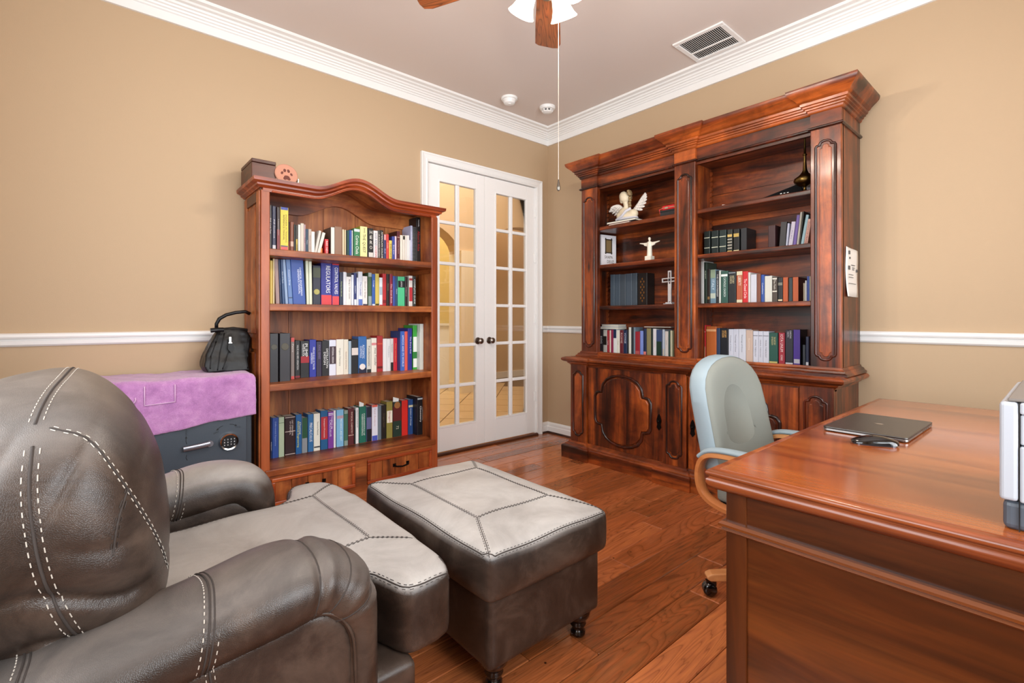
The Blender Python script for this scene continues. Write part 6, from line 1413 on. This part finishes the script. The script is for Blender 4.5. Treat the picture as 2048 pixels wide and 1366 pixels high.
for k in range(5):
    a = a0+2*pi*k/5; M = Matrix.Rotation(a, 4, 'Z')
    prof = [(.03,.085),(.10,.082),(.20,.075),(.30,.068),(.335,.066),(.35,.075),(.35,.088),(.33,.098),(.2,.112),(.03,.128)]
    lg = obj('leg', place(MB().prism(prof, 'y', -.024, .024), M), BEECH, ch, bevel=.009, seg=3, label='beech star-base leg')
    pass
    cs = MB().lathe([(0,-.024),(.020,-.024),(.027,-.018),(.029,-.008),(.027,-.003),(.027,.003),(.029,.008),(.027,.018),(.020,.024),(0,.024)], (.335,0,.029), 18, 'y').lathe([(.006,.03),(.006,.07)], (.322,0,0), 8).box(.31,.35,-.012,.012,.045,.062)
    obj('caster', place(cs, M), flat('glossy_black', '08080a', .12, coat=.5), lg, smooth=True, angle=60)
# ================================================================== CEILING: FAN, VENT, DETECTORS
fan = thing('ceiling_fan', 'ceiling fan with oak blades and a four-shade light kit', 'fan', (FAN.x, FAN.y, 2.4))
PEW = flat('pewter', '7a746c', .3, 1)
obj('canopy', MB().lathe([(0,3.03),(.07,3.03),(.068,3.0),(.05,2.965),(.02,2.955),(0,2.955)][::-1], (FAN.x,FAN.y,0), 24), PEW, fan, smooth=True)
obj('downrod', MB().lathe([(.013,2.78),(.013,2.96)], (FAN.x,FAN.y,0), 12), PEW, fan, smooth=True)
obj('motor_housing', MB().lathe([(0,2.635),(.08,2.64),(.13,2.66),(.14,2.70),(.13,2.745),(.08,2.775),(.03,2.79),(0,2.79)], (FAN.x,FAN.y,0), 32), PEW, fan, smooth=True)
OAKB = plank_mat('oak_blade', ('8c5430', '965c34', '9c6238', '8c5430'), '34180a', (.12,1,1), 34, .1, .4, .9)
for k in range(5):
    a = radians(45+72*k)
    M = Matrix.Translation((FAN.x,FAN.y,2.655)) @ Matrix.Rotation(a, 4, 'Z') @ Matrix.Rotation(radians(11), 4, 'X')
    pl = [(.20,-.052),(.45,-.066),(.60,-.072),(.640,-.060),(.648,-.03),(.640,.05),(.625,.068),(.45,.063),(.20,.05)]
    bl = obj('blade', MB().prism(pl, 'z', -.004, .004), OAKB, fan, bevel=.002, seg=1)
    bl.matrix_parent_inverse = INV[fan.name]; bl.matrix_basis = M
    INV[bl.name] = M.inverted() if False else Matrix()
    obj('blade_iron', MB().prism([(.10,-.018),(.18,-.016),(.24,-.04),(.28,-.035),(.26,0),(.28,.035),(.24,.04),(.18,.016),(.10,.018)], 'z', .004, .010), PEW, bl, bevel=.002, seg=1)
obj('light_kit', MB().lathe([(0,2.50),(.03,2.505),(.055,2.53),(.075,2.56),(.07,2.60),(.05,2.64),(0,2.64)], (FAN.x,FAN.y,0), 24), PEW, fan, smooth=True)
SHADE, nt, b_ = new('frosted_lamp_shade')
b_.inputs['Base Color'].default_value = (.95,.92,.86,1); b_.inputs['Roughness'].default_value = .5
b_.inputs['Emission Color'].default_value = (1,.86,.66,1); b_.inputs['Emission Strength'].default_value = 5.0
for k in range(4):
    a = radians(13+90*k); dr = Vector((cos(a), sin(a), 0))
    nk = Vector((FAN.x,FAN.y,2.592))+dr*.072; axd = (dr*.5-Vector((0,0,1))*.87).normalized()
    Mq = Matrix.Translation(nk) @ axd.to_track_quat('Z','Y').to_matrix().to_4x4()
    sh = obj('lamp_shade', place(MB().lathe([(.020,0),(.026,.006),(.032,.03),(.035,.06),(.040,.088),(.049,.112),(.060,.130),(.058,.132),(.047,.114),(.038,.090),(.032,.06),(.028,.03),(.02,.008)], (0,0,0), 28), Mq), SHADE, fan, smooth=True, angle=180)
    pass
    obj('socket', place(MB().lathe([(0,-.03),(.018,-.028),(.022,-.01),(.024,.012),(0,.014)], (0,0,0), 16), Mq), PEW, sh, smooth=True)
    l = bpy.data.lights.new('fan_bulb', 'POINT'); l.energy = LAMP_POWER; l.color = LAMP_COL; l.shadow_soft_size = .03
    lo = bpy.data.objects.new('fan_bulb', l); COL.objects.link(lo); lo.location = nk+axd*.155
cx, cy = -2.0, -2.055
chn = MB().tube([(cx,cy,2.56),(cx,cy,1.73)], .0011, 6)
cn = obj('pull_chain', chn, flat('pale_chain', 'cfc8bc', .4, .5), fan)
pass
obj('chain_weight', MB().lathe([(0,1.694),(.004,1.695),(.0075,1.702),(.0075,1.712),(.005,1.726),(.0025,1.742),(0,1.744)], (cx,cy,0), 14), PEW, cn, smooth=True)
vt = thing('air_vent', 'white ceiling air vent with dark slots near the right wall', 'vent', (-.32, -1.865, 3.03))
vx0, vx1, vy0, vy1 = -.495, -.155, -2.04, -1.69
fr = MB()
for q in ((vx0,vx0+.032,vy0,vy1),(vx1-.032,vx1,vy0,vy1),(vx0+.032,vx1-.032,vy0,vy0+.032),(vx0+.032,vx1-.032,vy1-.032,vy1)): fr.box(q[0],q[1],q[2],q[3],3.018,3.03)
obj('frame', fr, M_TRIM, vt, bevel=.004)
obj('duct_backing', MB().box(vx0+.03,vx1-.03,vy0+.03,vy1-.03,3.0285,3.0298), flat('duct_black', '1a1612', .9), vt)
n = 22
for k in range(n):
    yy = vy0+.036+(vy1-vy0-.072)*(k+.5)/n
    o = obj('slat', MB().box(vx0+.03, vx1-.03, -.0062, .0062, -.0006, .0006), M_TRIM, vt); o.matrix_basis = Matrix.Translation((0, yy, 3.0235)) @ Matrix.Rotation(radians(38), 4, 'X')
obj('cross_bar', MB().box((vx0+vx1)/2-.006+.03, (vx0+vx1)/2+.006+.03, vy0+.03, vy1-.03, 3.016, 3.021), M_TRIM, vt)
def detector(name, lab, x, y, style):
    d = thing(name, lab, 'detector', (x, y, 3.03))
    obj('base', MB().lathe([(0,3.012),(.066,3.012),(.070,3.018),(.070,3.03),(0,3.03)], (x,y,0), 28), M_TRIM, d, smooth=True)
    if style: 
        obj('cap', MB().lathe([(0,2.972),(.03,2.974),(.046,2.982),(.052,2.998),(.056,3.0125),(0,3.0125)], (x,y,0), 28), M_TRIM, d, smooth=True)
        obj('test_button', MB().lathe([(0,2.968),(.012,2.968),(.013,2.974),(0,2.975)], (x-.01,y-.015,0), 14), M_TRIM, d)
    else:
        obj('cap', MB().lathe([(0,2.974),(.03,2.976),(.042,2.982),(.044,2.988),(0,2.988)], (x,y,0), 24), M_TRIM, d, smooth=True)
        obj('sensing_slot', MB().lathe([(.030,2.988),(.034,2.99),(.034,3.004),(.030,3.006),(.030,2.988)], (x,y,0), 24, cap=False), M_BLACK, d)
        mb = MB()
        for k in range(8): a = 2*pi*k/8; mb.box(x+.042*cos(a)-.005, x+.042*cos(a)+.005, y+.042*sin(a)-.005, y+.042*sin(a)+.005, 2.985, 3.013)
        obj('rib', mb, M_TRIM, d)
        obj('collar', MB().lathe([(.05,3.004),(.062,3.006),(.064,3.0125),(.05,3.0125)], (x,y,0), 28), M_TRIM, d, smooth=True)
detector('motion_detector', 'white domed ceiling detector nearer the left wall', -.81, -.345, 1)
detector('smoke_detector', 'white slotted smoke detector in the ceiling corner', -.44, -.433, 0)
# ================================================================== FIT THE SPINE LETTERING
bpy.context.view_layer.update()
for o, L, H in TXT:
    bb = [Vector(c) for c in o.bound_box]; w = max(c.x for c in bb)-min(c.x for c in bb); h = max(c.y for c in bb)-min(c.y for c in bb)
    if w < 1e-6 or h < 1e-6: continue
    sx = (L/w) if L else 1; sy = min((H*.9/h) if H else 1, sx*2.2)
    sx = min(sx, sy*1.6)
    o.matrix_basis = o.matrix_basis @ Matrix.Diagonal((sx, sy, 1, 1))
dg = bpy.context.evaluated_depsgraph_get()
for o, L, H in TXT:      # letters become plain meshes
    me = bpy.data.meshes.new_from_object(o.evaluated_get(dg)); nm = o.name; par = o.parent; pi_ = o.matrix_parent_inverse.copy(); mbz = o.matrix_basis.copy(); mt = o.data.materials[0]
    cu = o.data; bpy.data.objects.remove(o); bpy.data.curves.remove(cu)
    me.name = nm; me.materials.clear(); me.materials.append(mt)
    q = bpy.data.objects.new(nm, me); COL.objects.link(q); q.parent = par; q.matrix_parent_inverse = pi_; q.matrix_basis = mbz
